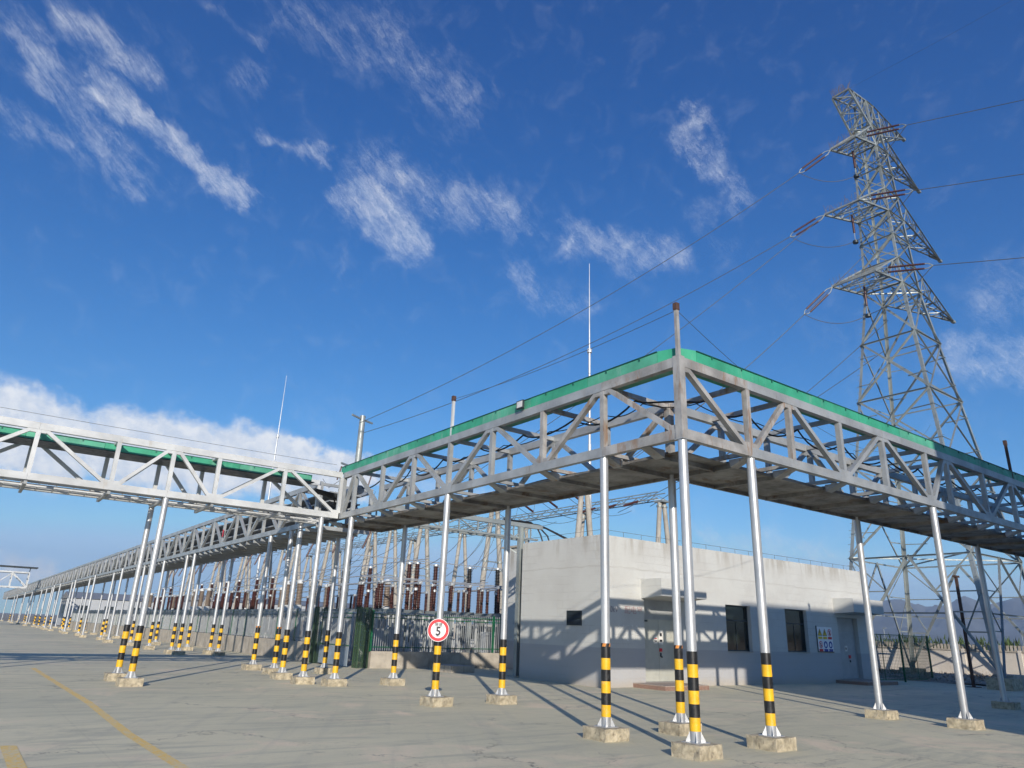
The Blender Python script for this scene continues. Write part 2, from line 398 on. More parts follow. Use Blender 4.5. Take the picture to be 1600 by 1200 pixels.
class MB:
    """collects boxes, bars and lathes in one mesh (global coordinates; shifted on build)"""
    def __init__(s): s.v = []; s.f = []; s.sm = []
    def add(s, vs, fs, smooth=False):
        b = len(s.v); s.v += [tuple(v) for v in vs]; s.f += [tuple(b + i for i in f) for f in fs]; s.sm += [smooth] * len(fs)
        return s
    def box(s, x0, x1, y0, y1, z0, z1):
        v = [(x, y, z) for z in (z0, z1) for y in (y0, y1) for x in (x0, x1)]
        return s.add(v, [(0, 2, 3, 1), (4, 5, 7, 6), (0, 1, 5, 4), (2, 6, 7, 3), (0, 4, 6, 2), (1, 3, 7, 5)])
    def bar(s, a, b, w, h, up=(0, 0, 1)):
        a = Vector(a); b = Vector(b); d = (b - a).normalized(); up = Vector(up)
        if abs(d.dot(up)) > .99: up = Vector((0, 1, 0)) if abs(d.y) < .9 else Vector((1, 0, 0))
        r = d.cross(up).normalized() * w / 2; u = r.cross(d).normalized() * h / 2
        v = [p + sx * r + sy * u for p in (a, b) for sx, sy in ((-1, -1), (1, -1), (1, 1), (-1, 1))]
        return s.add(v, [(3, 2, 1, 0), (4, 5, 6, 7), (0, 1, 5, 4), (1, 2, 6, 5), (2, 3, 7, 6), (3, 0, 4, 7)])
    def angle(s, a, b, w, t=.012, up=(0, 0, 1)):
        a = Vector(a); b = Vector(b); d = (b - a).normalized(); up = Vector(up)
        if abs(d.dot(up)) > .97: up = Vector((0, 1, 0))
        r = d.cross(up).normalized(); u = r.cross(d).normalized()
        pr = [(0, 0), (w, 0), (w, t), (t, t), (t, w), (0, w)]
        v = [p + x * r + y * u for p in (a, b) for x, y in pr]
        n = 6
        return s.add(v, [tuple(range(n - 1, -1, -1)), tuple(range(n, 2 * n))] + [(i, (i + 1) % n, n + (i + 1) % n, n + i) for i in range(n)])
    def tube(s, pts, r, n=8, cap=True, smooth=True):
        pts = [Vector(p) for p in pts]; vs = []; rs = r if isinstance(r, (list, tuple)) else [r] * len(pts)
        prev = None
        for i, p in enumerate(pts):
            d = (pts[min(i + 1, len(pts) - 1)] - pts[max(i - 1, 0)]).normalized()
            if prev is None:
                a = Vector((0, 0, 1)) if abs(d.z) < .9 else Vector((1, 0, 0)); x = d.cross(a).normalized()
            else: x = (prev - d * prev.dot(d)).normalized()
            prev = x; y = d.cross(x)
            vs += [p + rs[i] * (math.cos(2 * math.pi * k / n) * x + math.sin(2 * math.pi * k / n) * y) for k in range(n)]
        fs = [(i * n + k, i * n + (k + 1) % n, (i + 1) * n + (k + 1) % n, (i + 1) * n + k) for i in range(len(pts) - 1) for k in range(n)]
        s.add(vs, fs, smooth)
        if cap:
            s.add(vs[:n], [tuple(range(n - 1, -1, -1))]); s.add(vs[-n:], [tuple(range(n))])
        return s
    def lathe(s, prof, c, n=12, smooth=True):
        c = Vector(c)
        vs = [c + Vector((r * math.cos(2 * math.pi * k / n), r * math.sin(2 * math.pi * k / n), z)) for r, z in prof for k in range(n)]
        fs = [(i * n + k, i * n + (k + 1) % n, (i + 1) * n + (k + 1) % n, (i + 1) * n + k) for i in range(len(prof) - 1) for k in range(n)]
        return s.add(vs, fs, smooth)
    def mesh(s, off=(0, 0, 0), name='m'):
        me = bpy.data.meshes.new(name); o = Vector(off)
        me.from_pydata([tuple(Vector(v) - o) for v in s.v], [], s.f)
        me.polygons.foreach_set('use_smooth', s.sm); me.update()
        return me
    def build(s, name, mat, parent=None, label=None, kind=None):
        off = parent.location if parent is not None and parent.parent is None else (0, 0, 0)
        if parent is not None and parent.parent is not None: off = parent.parent.location + parent.location
        o = link(name, s.mesh(off, name), mat, parent)
        if label: o['label'] = label
        if kind: o['kind'] = kind
        return o


def rod_mesh(a, b, r, n=8): return MB().tube([a, b], r, n)


def struct(name, mb, mat):
    o = link(name, mb.mesh((0, 0, 0), name), mat); o['kind'] = 'structure'; return o


# ------------------------------------------------------------------ ground and far setting
g = MB(); g.add([(-9000, -9000, -.03), (12000, -9000, -.03), (12000, 12000, -.03), (-9000, 12000, -.03)], [(0, 1, 2, 3)])
struct('plain', g, M['dirt'])
g = MB(); g.box(-80, 32.6, -60, 26, -.028, 0.0); g.box(-80, 4.6, 26.002, 200, -.027, 0.0)
struct('yard_pavement', g, M['ground'])


def bumpy(name, x0, x1, y0, y1, n, m_, h, mat, base):
    mb = MB(); vs = []
    for j in range(m_ + 1):
        for i in range(n + 1):
            x = x0 + (x1 - x0) * i / n; y = y0 + (y1 - y0) * j / m_
            e = min(i, j, n - i, m_ - j)
            vs.append((x, y, base(x, y) + (random.uniform(-h, h) if e else -.05)))
    fs = [(j * (n + 1) + i, j * (n + 1) + i + 1, (j + 1) * (n + 1) + i + 1, (j + 1) * (n + 1) + i) for j in range(m_) for i in range(n)]
    mb.add(vs, fs, True); return struct(name, mb, mat)


bumpy('verge', 32.6, 39.4, -25, 34, 26, 130, .05, M['soil'], lambda x, y: .05 + .22 * max(0, min(1, (x - 33) / 3)) + .08 * math.sin(y * .9) * math.sin(x))
bumpy('substation_yard', 5.0, 34., 22.9, 130, 30, 90, .03, M['soil'], lambda x, y: .02 if x < 32 else -.01)
st = MB()
for _ in range(1600):
    x = random.uniform(32.8, 39.2); y = random.uniform(-8, 26); r = random.uniform(.03, .11); z = .05 + .22 * max(0, min(1, (x - 33) / 3)) + .03
    vs = [(x + r * random.uniform(.6, 1.2) * a, y + r * random.uniform(.6, 1.2) * b_, z + r * c) for a, b_, c in ((1, 0, 0), (-1, 0, 0), (0, 1, 0), (0, -1, 0), (0, 0, .9), (0, 0, -.6))]
    st.add(vs, [(0, 2, 4), (2, 1, 4), (1, 3, 4), (3, 0, 4), (2, 0, 5), (1, 2, 5), (3, 1, 5), (0, 3, 5)])
o = st.build('gravel', M['gravelstone']); tag(o, 'loose stones and rubble strewn along the foot of the perimeter wall', 'gravel', kind='stuff')
tw = MB()
for _ in range(700):
    x = random.uniform(33.3, 38.8); y = random.uniform(-4, 22); z = .25; h = random.uniform(.1, .35)
    dx = random.uniform(-.15, .15); dy = random.uniform(-.15, .15)
    tw.add([(x - .02, y, z), (x + .02, y, z), (x + dx, y + dy, z + h)], [(0, 1, 2)]); tw.add([(x, y - .02, z), (x, y + .02, z), (x + dx * 1.6, y - dy, z + h * .8)], [(0, 1, 2)])
o = tw.build('dry_weeds', M['twig']); tag(o, 'dry brown weeds growing in the rubble before the perimeter wall', 'weeds', kind='stuff')

# painted lines
g = MB()
pts = [(-7.26, 23.0), (-7.2, 16), (-7.14, 10.7), (-7.24, 5.5), (-7.18, 2.3), (-7.15, -12)]
for (xa, ya), (xb, yb) in zip(pts, pts[1:]):
    g.add([(xa - .08, ya, .004), (xb - .08, yb, .004), (xb + .08, yb, .004), (xa + .08, ya, .004)], [(0, 1, 2, 3)])
g.add([(-9.0, 5.0, .004), (-9.0, -3, .004), (-8.80, -3, .004), (-8.80, 4.95, .004)], [(0, 1, 2, 3)])
struct('yard_marking', g, M['paint'])

# mountains
def ridge(name, dist, prof, depth, seed, az0, az1):
    rnd = random.Random(seed); mb = MB(); n = 150; rows = 9; vs = []
    def el(a):
        for (a1, e1), (a2, e2) in zip(prof, prof[1:]):
            if a1 >= a >= a2:
                f_ = (a1 - a) / (a1 - a2); return e1 + (e2 - e1) * f_
        return prof[-1][1] if a < prof[-1][0] else prof[0][1]
    jag = [0.0] * (n + 1)
    for o_ in (4, 9, 21, 47):
        ph = rnd.uniform(0, 6)
        for i in range(n + 1): jag[i] += math.sin(i / n * o_ * 3.1 + ph) / (o_ ** .75) * .45
    for j in range(rows + 1):
        t_ = j / rows
        for i in range(n + 1):
            a = az0 + (az1 - az0) * i / n
            d = dist - depth * (1 - t_)
            top = math.tan(R(max(.3, el(a) + jag[i] * .55))) * dist
            z = top * (t_ ** 1.15) * (1 + (.0 if j in (0, rows) else rnd.uniform(-.16, .16))) - 5
            a2 = a + (0 if j == rows else rnd.uniform(-.12, .12))
            vs.append((CAMLOC.x + d * math.cos(R(a2)), CAMLOC.y + d * math.sin(R(a2)), z))
    fs = [(j * (n + 1) + i, j * (n + 1) + i + 1, (j + 1) * (n + 1) + i + 1, (j + 1) * (n + 1) + i) for j in range(rows) for i in range(n)]
    mb.add(vs, fs, True); return struct(name, mb, M['rock'])


ridge('mountains', 3900, [(60, .5), (48, .9), (38, 1.5), (31, 2.0), (28.6, 2.3), (26.5, 2.95), (25.6, 3.1), (24.3, 2.6), (22.8, 2.7), (21.8, 3.3), (20.5, 2.7), (19.2, 3.05), (18.2, 3.4), (10, 3.6), (-10, 3.0)], 1300, 3, 60, -10)
ridge('foothills', 2700, [(60, .2), (40, .4), (30, .9), (24, 1.25), (20, 1.1), (14, 1.6), (-10, 1.2)], 700, 8, 60, -10)

# haze between the camera and the mountains
hz = MB(); hz.box(-90, 4300, -1300, 4300, -1.2, 300)
hm = bpy.data.materials.new('haze_air'); hm.use_nodes = True
t = NT(hm.node_tree); out = t.n('ShaderNodeOutputMaterial')
pv = t.n('ShaderNodeVolumePrincipled', {'Color': (.62, .78, 1.0, 1), 'Density': 0.00023, 'Anisotropy': .1})
t.nt.links.new(pv.outputs[0], out.inputs['Volume'])
HAZE = True
if HAZE:
    o = hz.build('haze', hm); tag(o, 'thin blue haze filling the air over the plain', 'haze', kind='stuff')


# ------------------------------------------------------------------ cable bridges (trestle trusses)
ZB, ZT = 5.22, 6.82      # bottom of lower chord, top of upper chord
CH = .19


def near_corner(p): return (Vector(p[:2]) - Vector((.6, .6))).length < 3.6


def truss(root, axis, c, nodes, start_bottom, mats, cw=.13, mode=None, end_gap=(.0, .0), only_post=()):
    """one truss plane. axis 'x' runs along x at y=c, axis 'y' runs along y at x=c"""
    def P(s, z): return (s, c, z) if axis == 'x' else (c, s, z)
    up = (0, 0, 1)
    a, b = nodes[0] + end_gap[0], nodes[-1] - end_gap[1]
    segs = [a] + [n for n in nodes[1:-1] if n in only_post] + [b]
    for s0, s1 in zip(segs, segs[1:]):
        mt = mats(P((s0 + s1) / 2, 6))
        g0 = .0015 if s0 != a else 0; g1 = .0015 if s1 != b else 0
        MB().bar(P(s0 + g0, ZT - CH / 2), P(s1 - g1, ZT - CH / 2), cw, CH).build('top_chord', mt, root)
        MB().bar(P(s0 + g0, ZB + CH / 2), P(s1 - g1, ZB + CH / 2), cw, CH).build('bottom_chord', mt, root)
    side = (0, 1, 0) if axis == 'x' else (1, 0, 0)
    for i, n in enumerate(nodes):
        if (i == 0 and end_gap[0]) or (i == len(nodes) - 1 and end_gap[1]): pass
        else:
            MB().bar(P(n, ZB + CH), P(n, ZT - CH), .115, .115, side).build('vertical_strut', mats(P(n, 6)), root)
        if i + 1 < len(nodes):
            n2 = nodes[i + 1]
            lo_first = (i % 2 == 0) == start_bottom
            zl, zh = ZB + CH - .03, ZT - CH + .03
            inset = .13
            p = P(n + inset, zl if lo_first else zh); q = P(n2 - inset, zh if lo_first else zl)
            MB().bar(p, q, .098, .11, side).build('diagonal_brace', mats(P((n + n2) / 2, 6)), root)
            if mode != 'far':
                # gusset plates at the joint
                for s_, z_ in ((n + .1, zl if lo_first else zh), (n2 - .1, zh if lo_first else zl)):
                    zc = z_ + (.07 if z_ < 6 else -.07)
                    MB().bar(P(s_ - .09, zc), P(s_ + .09, zc), .104, .10, up).build('gusset_plate', mats(P(s_, 6)), root)


def cross(root, axis, c0, c1, n, z, mt, w=.09, h=.10, name='cross_beam'):
    a, b = ((n, c0, z), (n, c1, z)) if axis == 'x' else ((c0, n, z), (c1, n, z))
    return MB().bar(a, b, w, h).build(name, mt, root)


def mat_near(p): return M['rusty'] if near_corner(p) else M['steel']


W = 2.04
# --- left branch (runs along y)
LB = thing('cable_bridge', 'grey trussed cable bridge with green cover running from the near corner to the left junction', 'cable bridge', (0, 0, 0))
ynodes = [0, 2.04, 4.03, 6.05, 8.06, 10.06, 12.06, 14.07, 14.98]
truss(LB, 'y', 0.0, ynodes, True, mat_near, end_gap=(.085, 0), only_post=(2.04, 8.06))
truss(LB, 'y', W, [2.04, 4.03, 6.05, 8.06, 10.06, 12.06, 14.07, 15.9], False, mat_near, end_gap=(.08, 0), only_post=(8.06,))
# --- right branch (runs along x)
RB = thing('cable_bridge', 'grey trussed cable bridge with green cover crossing before the white building', 'cable bridge', (0, 0, 0))
xnodes = [0, 2.04, 3.53, 5.55, 7.5, 9.75, 11.0, 13.3, 15.4, 17.6, 19.6, 21.6, 23.6, 25.6]
truss(RB, 'x', 0.0, xnodes, False, mat_near, end_gap=(.085, 0), only_post=(2.04, 9.75, 17.6))
truss(RB, 'x', W, [2.04, 3.9, 5.75, 7.7, 9.75, 11.6, 13.6, 15.6, 17.6, 19.6, 21.6, 23.6, 25.6], True, mat_near, end_gap=(.08, 0), only_post=(9.75, 17.6))
# corner columns of the trusses
MB().box(-.08, .08, -.08, .08, ZB - .01, ZT + .015).build('corner_column', M['rusty'], LB)
MB().box(W - .075, W + .075, W - .075, W + .075, ZB - .01, ZT + .01).build('corner_column', M['rusty'], LB)


def pole(root, x, y, top=7.92, mt='rusty'):
    MB().box(x - .035, x + .035, y - .035, y + .035, ZT + .016, top).build('wire_stanchion', M[mt], root)
    MB().box(x - .05, x + .05, y - .045, y + .045, top - .12, top + .03).build('stanchion_cap', M['rustpost'], root)


pole(LB, 0, 0); pole(LB, 0, 8.06, 7.96, 'bright'); pole(RB, 15.68, 0, 8.05, 'rustpost')


def cover(root, axis, s0, s1, side0, side1, z0, z1, name='cover_panel', step=2.0, mt='green'):
    s = s0
    while s < s1 - .05:
        e = min(s + step, s1)
        dz = random.uniform(-.006, .006)
        mb = MB()
        if axis == 'y': mb.box(side0, side1, s + .004, e - .004, z0 + dz, z1 + dz)
        else: mb.box(s + .004, e - .004, side0, side1, z0 + dz, z1 + dz)
        mb.build(name, M[mt if random.random() < .6 else 'green_faded'], root)
        # lid lip and clips
        lb = MB()
        if axis == 'y':
            lb.box(side0 - .012, side1 + .012, s + .006, e - .006, z1 + .008, z1 + .026)
            for q in (s + .45, s + 1.4):
                if q < e: lb.box(side0 - .018, side0 - .002, q, q + .03, z1 - .05, z1 + .02)
        else:
            lb.box(s + .006, e - .006, side0 - .012, side1 + .012, z1 + .008, z1 + .026)
            for q in (s + .45, s + 1.4):
                if q < e: lb.box(q, q + .03, side0 - .018, side0 - .002, z1 - .05, z1 + .02)
        lb.build('cover_lip', M['green_edge'], root)
        s = e


cover(LB, 'y', .50, 15.3, -.03, .66, ZT + .012, ZT + .235)
cover(RB, 'x', .50, 25.6, -.03, .52, ZT + .012, ZT + .235)
# chamfered corner panels of the cover
for root, pts in ((LB, [(-.03, .496), (-.03, .46), (.14, .14), (.72, .72), (.72, .735), (.1, .735)]),):
    zc0, zc1 = ZT + .012, ZT + .255
    poly = [(-.03, .49), (.09, .10), (.49, -.03), (.49, .72), (.40, .74), (-.03, .49)][:5]
    poly = [(-.03, .494), (.10, .10), (.494, -.03), (.494, .72), (.72, .494 + .3)]
    poly = [(-.03, .494), (.10, .10), (.494, -.03), (.52, .494)][:4]
    mb = MB(); n = len(poly)
    mb.add([(x, y, zc0) for x, y in poly] + [(x, y, zc1) for x, y in poly], [tuple(range(n - 1, -1, -1)), tuple(range(n, 2 * n))] + [(i, (i + 1) % n, n + (i + 1) % n, n + i) for i in range(n)])
    mb.build('cover_corner', M['green'], root)


def deck(root, axis, s0, s1, nodes, mats, c_front=.0, c_back=W, bk=1):
    """cross channels, tray plates and front brackets hung under the lower chords"""
    for n in nodes:
        p = (n, 1, 5) if axis == 'x' else (1, n, 5)
        a = c_front + .40; b = c_back + .03
        if axis == 'x': MB().box(n - .035, n + .035, a, b, ZB - .16, ZB - .012).build('cross_beam', M['deck'], root)
        else: MB().box(a, b, n - .035, n + .035, ZB - .16, ZB - .012).build('cross_beam', M['deck'], root)
        # wedge bracket from the front chord
        w = .05
        prof = [(c_front - .02, ZB - .004), (c_front + .42, ZB - .004), (c_front + .40, ZB - .16), (c_front + .16, ZB - .07)]
        mb = MB()
        vs = []
        for o_ in (-.12, .12):
            for (q, z) in prof:
                vs.append((n + o_, q, z) if axis == 'x' else (q, n + o_, z))
        mb.add(vs, [(0, 1, 2, 3), (7, 6, 5, 4), (0, 4, 5, 1), (1, 5, 6, 2), (2, 6, 7, 3), (3, 7, 4, 0)])
        mb.build('wedge_bracket', mats(p), root)
    for n0, n1 in zip(nodes, nodes[1:]):
        mb = MB(); k = 3
        z0 = ZB - .075 + random.uniform(-.01, .01)
        a, b = n0 + .04, n1 - .04; f0, f1 = c_front + .50, c_back - .02
        # shallow folded pan
        for (u0, u1, v0, v1, za, zb) in ((a, b, f0, f1, z0, z0 + .006), (a, b, f0 - .006, f0, z0 - .03, z0 + .03), (a, b, f1, f1 + .006, z0 - .05, z0 + .03)):
            if axis == 'x': mb.box(u0, u1, v0, v1, za, zb)
            else: mb.box(v0, v1, u0, u1, za, zb)
        mb.build('deck_plate', M['deck'], root)
    if axis == 'x': MB().box(s0, s1, c_back - .012, c_back + .05, ZB - .15, ZB - .02).build('edge_angle', M['deck'], root)
    else: MB().box(c_back - .012, c_back + .05, s0, s1, ZB - .15, ZB - .02).build('edge_angle', M['deck'], root)


deck(LB, 'y', W + .06, 15.9, [.9, 2.04, 4.03, 6.05, 8.06, 10.06, 12.06, 14.07, 15.9], mat_near)
deck(RB, 'x', W + .06, 25.6, [2.04, 3.53, 5.55, 7.5, 9.75, 11.7, 13.6, 15.6, 17.6, 19.6, 21.6, 23.6, 25.6], mat_near)
MB().box(.5, 2.0, .5, .86, ZB - .062, ZB - .056).build('deck_plate', M['deck'], RB)
# upper cross members and bottom ties between the two trusses
for n in ynodes[1:-1]:
    cross(LB, 'y', .066, W - .066, n, ZT - .10, mat_near((1, n, 6)))
    cross(LB, 'y', .066, W - .066, n + .003, ZB + .09, mat_near((1, n, 6)), .07, .08)
for n in [2.04, 3.53, 5.55, 7.5, 9.75, 11.6, 13.6, 15.6, 17.6, 19.6, 21.6, 23.6]:
    cross(RB, 'x', .066, W - .066, n, ZT - .10, mat_near((n, 1, 6)))
    cross(RB, 'x', .066, W - .066, n + .003, ZB + .09, mat_near((n, 1, 6)), .07, .08)


def festoon(root, axis, nodes, off, z, sag, r=.022, name='power_cable'):
    for n0, n1 in zip(nodes, nodes[1:]):
        pts = []
        s_ = sag * random.uniform(.7, 1.25); w = random.uniform(-.15, .15)
        for k in range(9):
            q = k / 8; s = n0 + (n1 - n0) * q; zz = z - 4 * s_ * q * (1 - q); oo = off + w * math.sin(math.pi * q)
            pts.append((s, oo, zz) if axis == 'x' else (oo, s, zz))
        MB().tube(pts, r, 6).build(name, M['cable'], root)


festoon(LB, 'y', [2.1, 4.1, 6.1, 8.1, 10.1, 12.1, 14.1, 16], 1.0, ZT - .16, .26)
festoon(LB, 'y', [2.1, 3.3, 5.3, 7.3, 9.3, 11.3, 13.3], 1.25, ZT - .17, .12, .012)
festoon(RB, 'x', [2.1, 3.5, 5.5, 7.5, 9.8, 11.6, 13.6, 15.6, 17.6, 19.6, 21.6], 1.0, ZT - .16, .27)
festoon(RB, 'x', [2.1, 4.3, 6.3, 8.6, 10.4, 12.6, 14.6, 16.6], 1.3, ZT - .17, .14, .012)
for a_, z_, r_ in ((1.0, ZT - .16, .022), (1.25, ZT - .17, .012)):
    MB().tube([(a_, 2.1, z_), (a_ + .02, 1.85, z_ - .10), (a_ + .12, a_ + .35, z_ - .17), (a_ + .35, a_ + .12, z_ - .17), (1.85, a_ + .02, z_ - .10), (2.1, a_, z_)], r_, 6).build('power_cable', M['cable'], LB)
# straight cables lying on the deck
for k, off in enumerate((.75, .95, 1.2, 1.5)):
    MB().tube([(off, y, ZB + .02 + .02 * math.sin(y * 1.7 + k)) for y in [1 + .8 * i for i in range(18)]], .02, 6).build('tray_cable', M['cable'], LB)
    MB().tube([(x, off, ZB + .02 + .02 * math.sin(x * 1.7 + k)) for x in [1 + .9 * i for i in range(27)]], .02, 6).build('tray_cable', M['cable'], RB)

# floodlight on the left branch
fl = thing('floodlight', 'small square floodlight clamped to the green cover of the left bridge', 'floodlight', (-.1, 4.75, ZT + .1))
MB().box(-.17, -.12, 4.62, 4.88, ZT + .02, ZT + .22).build('housing', M['frame'], fl)
MB().box(-.176, -.1705, 4.645, 4.855, ZT + .045, ZT + .195).build('lamp_glass', M['lamp'], fl)
MB().bar((-.12, 4.75, ZT + .1), (-.035, 4.75, ZT + .05), .03, .02).build('bracket', M['frame'], fl)

# --- crossing bridge on the left (runs along x towards the left edge)
CB = thing('cable_bridge', 'bright silver trussed cable bridge crossing the yard at upper left', 'cable bridge', (0, 0, 0))
cx = [-27.5, -25.4, -23.3, -21.25, -19.2, -17.1, -15.2, -13.3, -11.2, -9.15, -7.12, -5.6, -4.25, -2.12, -.12]
mb_ = lambda p: M['bright']
truss(CB, 'x', 15.0, cx, True, mb_, only_post=(-9.15, -5.6))
truss(CB, 'x', 17.0, cx, True, mb_, only_post=(-9.15, -5.6))
for n in cx[:-1]:
    cross(CB, 'x', 15.066, 16.934, n, ZT - .10, M['bright'])
    MB().box(n - .04, n + .04, 15.0, 17.0, ZB - .11, ZB - .01).build('cross_beam', M['steel'], CB)
for k, y in enumerate((15.25, 15.42, 16.1, 16.3, 16.62, 16.8)):
    MB().box(-27.4, -.2, y, y + .035, ZB + .0, ZB + .045).build('tray_rail', M['bright'], CB)
n = -27.3
while n < -.3:
    MB().box(n, n + .04, 15.2, 15.5, ZB - .008, ZB - .002).build('tray_rung', M['bright'], CB)
    MB().box(n, n + .04, 16.08, 16.86, ZB - .008, ZB - .002).build('tray_rung', M['bright'], CB)
    n += .42
for k, y in enumerate((15.3, 15.36, 16.2, 16.5, 16.72)):
    MB().tube([(x, y + .01 * math.sin(x * 2 + k), ZB + .065) for x in [-27 + .8 * i for i in range(34)]], .018, 6).build('tray_cable', M['cable'], CB)
cover(CB, 'x', -27.4, -.9, 15.75, 16.75, 6.50, 6.70)
MB().box(-27.4, -.8, 15.72, 16.78, 6.47, 6.492).build('cover_shade_sheet', M['frame'], CB)  # near-black sheet: shade under the green cover, put in as colour

# --- far branch beyond the junction
FB = thing('cable_bridge', 'long grey trussed cable bridge receding along the substation fence without any cover', 'cable bridge', (0, 0, 0))
fn = [17.05] + [19.1 + 2.0 * i for i in range(104)]
ms = lambda p: M['steel']
truss(FB, 'y', 0.0, fn, True, ms, mode='far', only_post=tuple(fn[9::9]))
truss(FB, 'y', W, fn, True, ms, mode='far', only_post=tuple(fn[9::9]))
for i, n in enumerate(fn):
    if i % 1 == 0: cross(FB, 'y', .066, W - .066, n, ZT - .10, M['steel'])
    MB().box(-.03, W + .05, n - .04, n + .04, ZB - .15, ZB - .012).build('tray_beam', M['steel'], FB)
    MB().box(-.03, W + .05, n + .96, n + 1.04, ZB - .15, ZB - .012).build('tray_beam', M['steel'], FB)
yy = 17.1
while yy < 222:
    MB().box(.5, W - .02, yy, yy + 3.96, ZB - .07, ZB - .064).build('deck_plate', M['deck'], FB); yy += 4.0
for z in (5.72, 6.12, 6.45):
    for yq in range(17, 215, 9):
        MB().box(.35, 1.6, yq + .02, yq + 8.98, z, z + .05).build('cable_tray', M['steel'], FB)
for off, z in ((.5, 5.8), (.8, 5.8), (1.2, 6.2), (1.4, 6.2)):
    MB().tube([(off, y, z + .02 * math.sin(y)) for y in range(17, 100, 3)], .025, 6).build('tray_cable', M['cable'], FB)
# pipe elbow and cable bundle at the junction
MB().tube([(.9, 15.6, 6.45), (.9, 16.6, 6.45), (.95, 17.2, 6.3), (1.0, 17.7, 5.9), (1.0, 19, 5.75)], .16, 10).build('cable_duct', M['steel'], FB)
for k in range(5):
    x0 = .4 + .22 * k
    MB().tube([(-.6, 16.0 + .15 * k, 6.3), (.1, 16.1 + .15 * k, 6.25), (x0, 16.6, 6.0), (x0, 17.6, 5.85), (x0, 19, 5.8)], .03, 6).build('cable_drop', M['cable'], FB)
rb = MB(); rb.box(-.085, -.07, 28.9, 29.05, 5.7, 6.05); rb.build('warning_ribbon', M['red'], FB, label='red warning ribbon tied to the truss')
# a lower parallel span farther away and the far crossing
FX = thing('cable_bridge', 'small far cable bridge crossing at the far left end of the long one', 'cable bridge', (0, 127, 0))
fxn = [-46 + 2.1 * i for i in range(22)]
def truss2(root, c, nodes, zb, zt):
    MB().bar((nodes[0], c, zt - .1), (nodes[-1], c, zt - .1), .15, .2).build('top_chord', M['bright'], root)
    MB().bar((nodes[0], c, zb + .1), (nodes[-1], c, zb + .1), .15, .2).build('bottom_chord', M['bright'], root)
    for i, n in enumerate(nodes):
        MB().bar((n, c, zb + .2), (n, c, zt - .2), .13, .13, (0, 1, 0)).build('vertical_strut', M['bright'], root)
        if i + 1 < len(nodes):
            a, b = ((n, c, zb + .2), (nodes[i + 1], c, zt - .2)) if i % 2 else ((n, c, zt - .2), (nodes[i + 1], c, zb + .2))
            MB().bar(a, b, .12, .12, (0, 1, 0)).build('diagonal_brace', M['bright'], root)
truss2(FX, 122., fxn, 5.3, 7.6); truss2(FX, 124.2, fxn, 5.3, 7.6)
MB().box(-46, -1, 121.8, 124.4, 8.2, 8.35).build('roof_strip', M['frame'], FX)
for n in fxn[::3]: MB().box(n - .05, n + .05, 123, 123.1, 7.6, 8.2).build('roof_strut', M['frame'], FX)

# ------------------------------------------------------------------ posts
POSTS = {}


def post_meshes(striped, tape, footh):
    key = (striped, tape)
    if key in POSTS: return POSTS[key]
    L = []
    r = .085; zf = .21; zt_ = ZB - .0
    L.append(('pipe', MB().tube([(0, 0, zf), (0, 0, zt_)], r, 20).mesh(), M['pipe']))
    for k in range(4):
        mb = MB()
        a = R(45 + 90 * k); c, s = math.cos(a), math.sin(a); px, py = -s * .006, c * .006
        vs = []
        for o_ in (-1, 1):
            for (q, z) in ((r * .9, zf + .012), (.155, zf + .012), (.155, zf + .03), (r * .9, zf + .18)):
                vs.append((c * q + o_ * px, s * q + o_ * py, z))
        mb.add(vs, [(0, 1, 2, 3), (7, 6, 5, 4), (0, 4, 5, 1), (1, 5, 6, 2), (2, 6, 7, 3), (3, 7, 4, 0)])
        L.append(('gusset', mb.mesh(), M['pipe']))
    L.append(('base_plate', MB().box(-.16, .16, -.16, .16, zf - .004, zf + .011).mesh(), M['pipe']))
    L.append(('cap_plate', MB().box(-.10, .10, -.10, .10, ZB - .018, ZB - .003).mesh(), M['steel']))
    if striped:
        z = zf + .165
        for k in range(6):
            L.append(('yellow_band' if k % 2 == 0 else 'black_band', MB().tube([(0, 0, z), (0, 0, z + .2)], r + .004, 20, True).mesh(), M['yellow'] if k % 2 == 0 else M['black']))
            z += .2
        if tape:
            for k in range(4):
                a0 = k * math.pi / 2
                for sgn, mt in ((0, 'tape'), (1, 'ink')):
                    mb = MB(); vs = []
                    n = 5
                    for i in range(n + 1):
                        a = a0 + sgn * math.pi / 4 + math.pi / 4 * i / n
                        vs += [((r + .004) * math.cos(a), (r + .004) * math.sin(a), z + .001), ((r + .004) * math.cos(a + .25), (r + .004) * math.sin(a + .25), z + .06)]
                    mb.add(vs, [(2 * i, 2 * i + 2, 2 * i + 3, 2 * i + 1) for i in range(n)], True)
                    L.append(('tape_strip', mb.mesh(), M[mt]))
    POSTS[key] = L
    return L


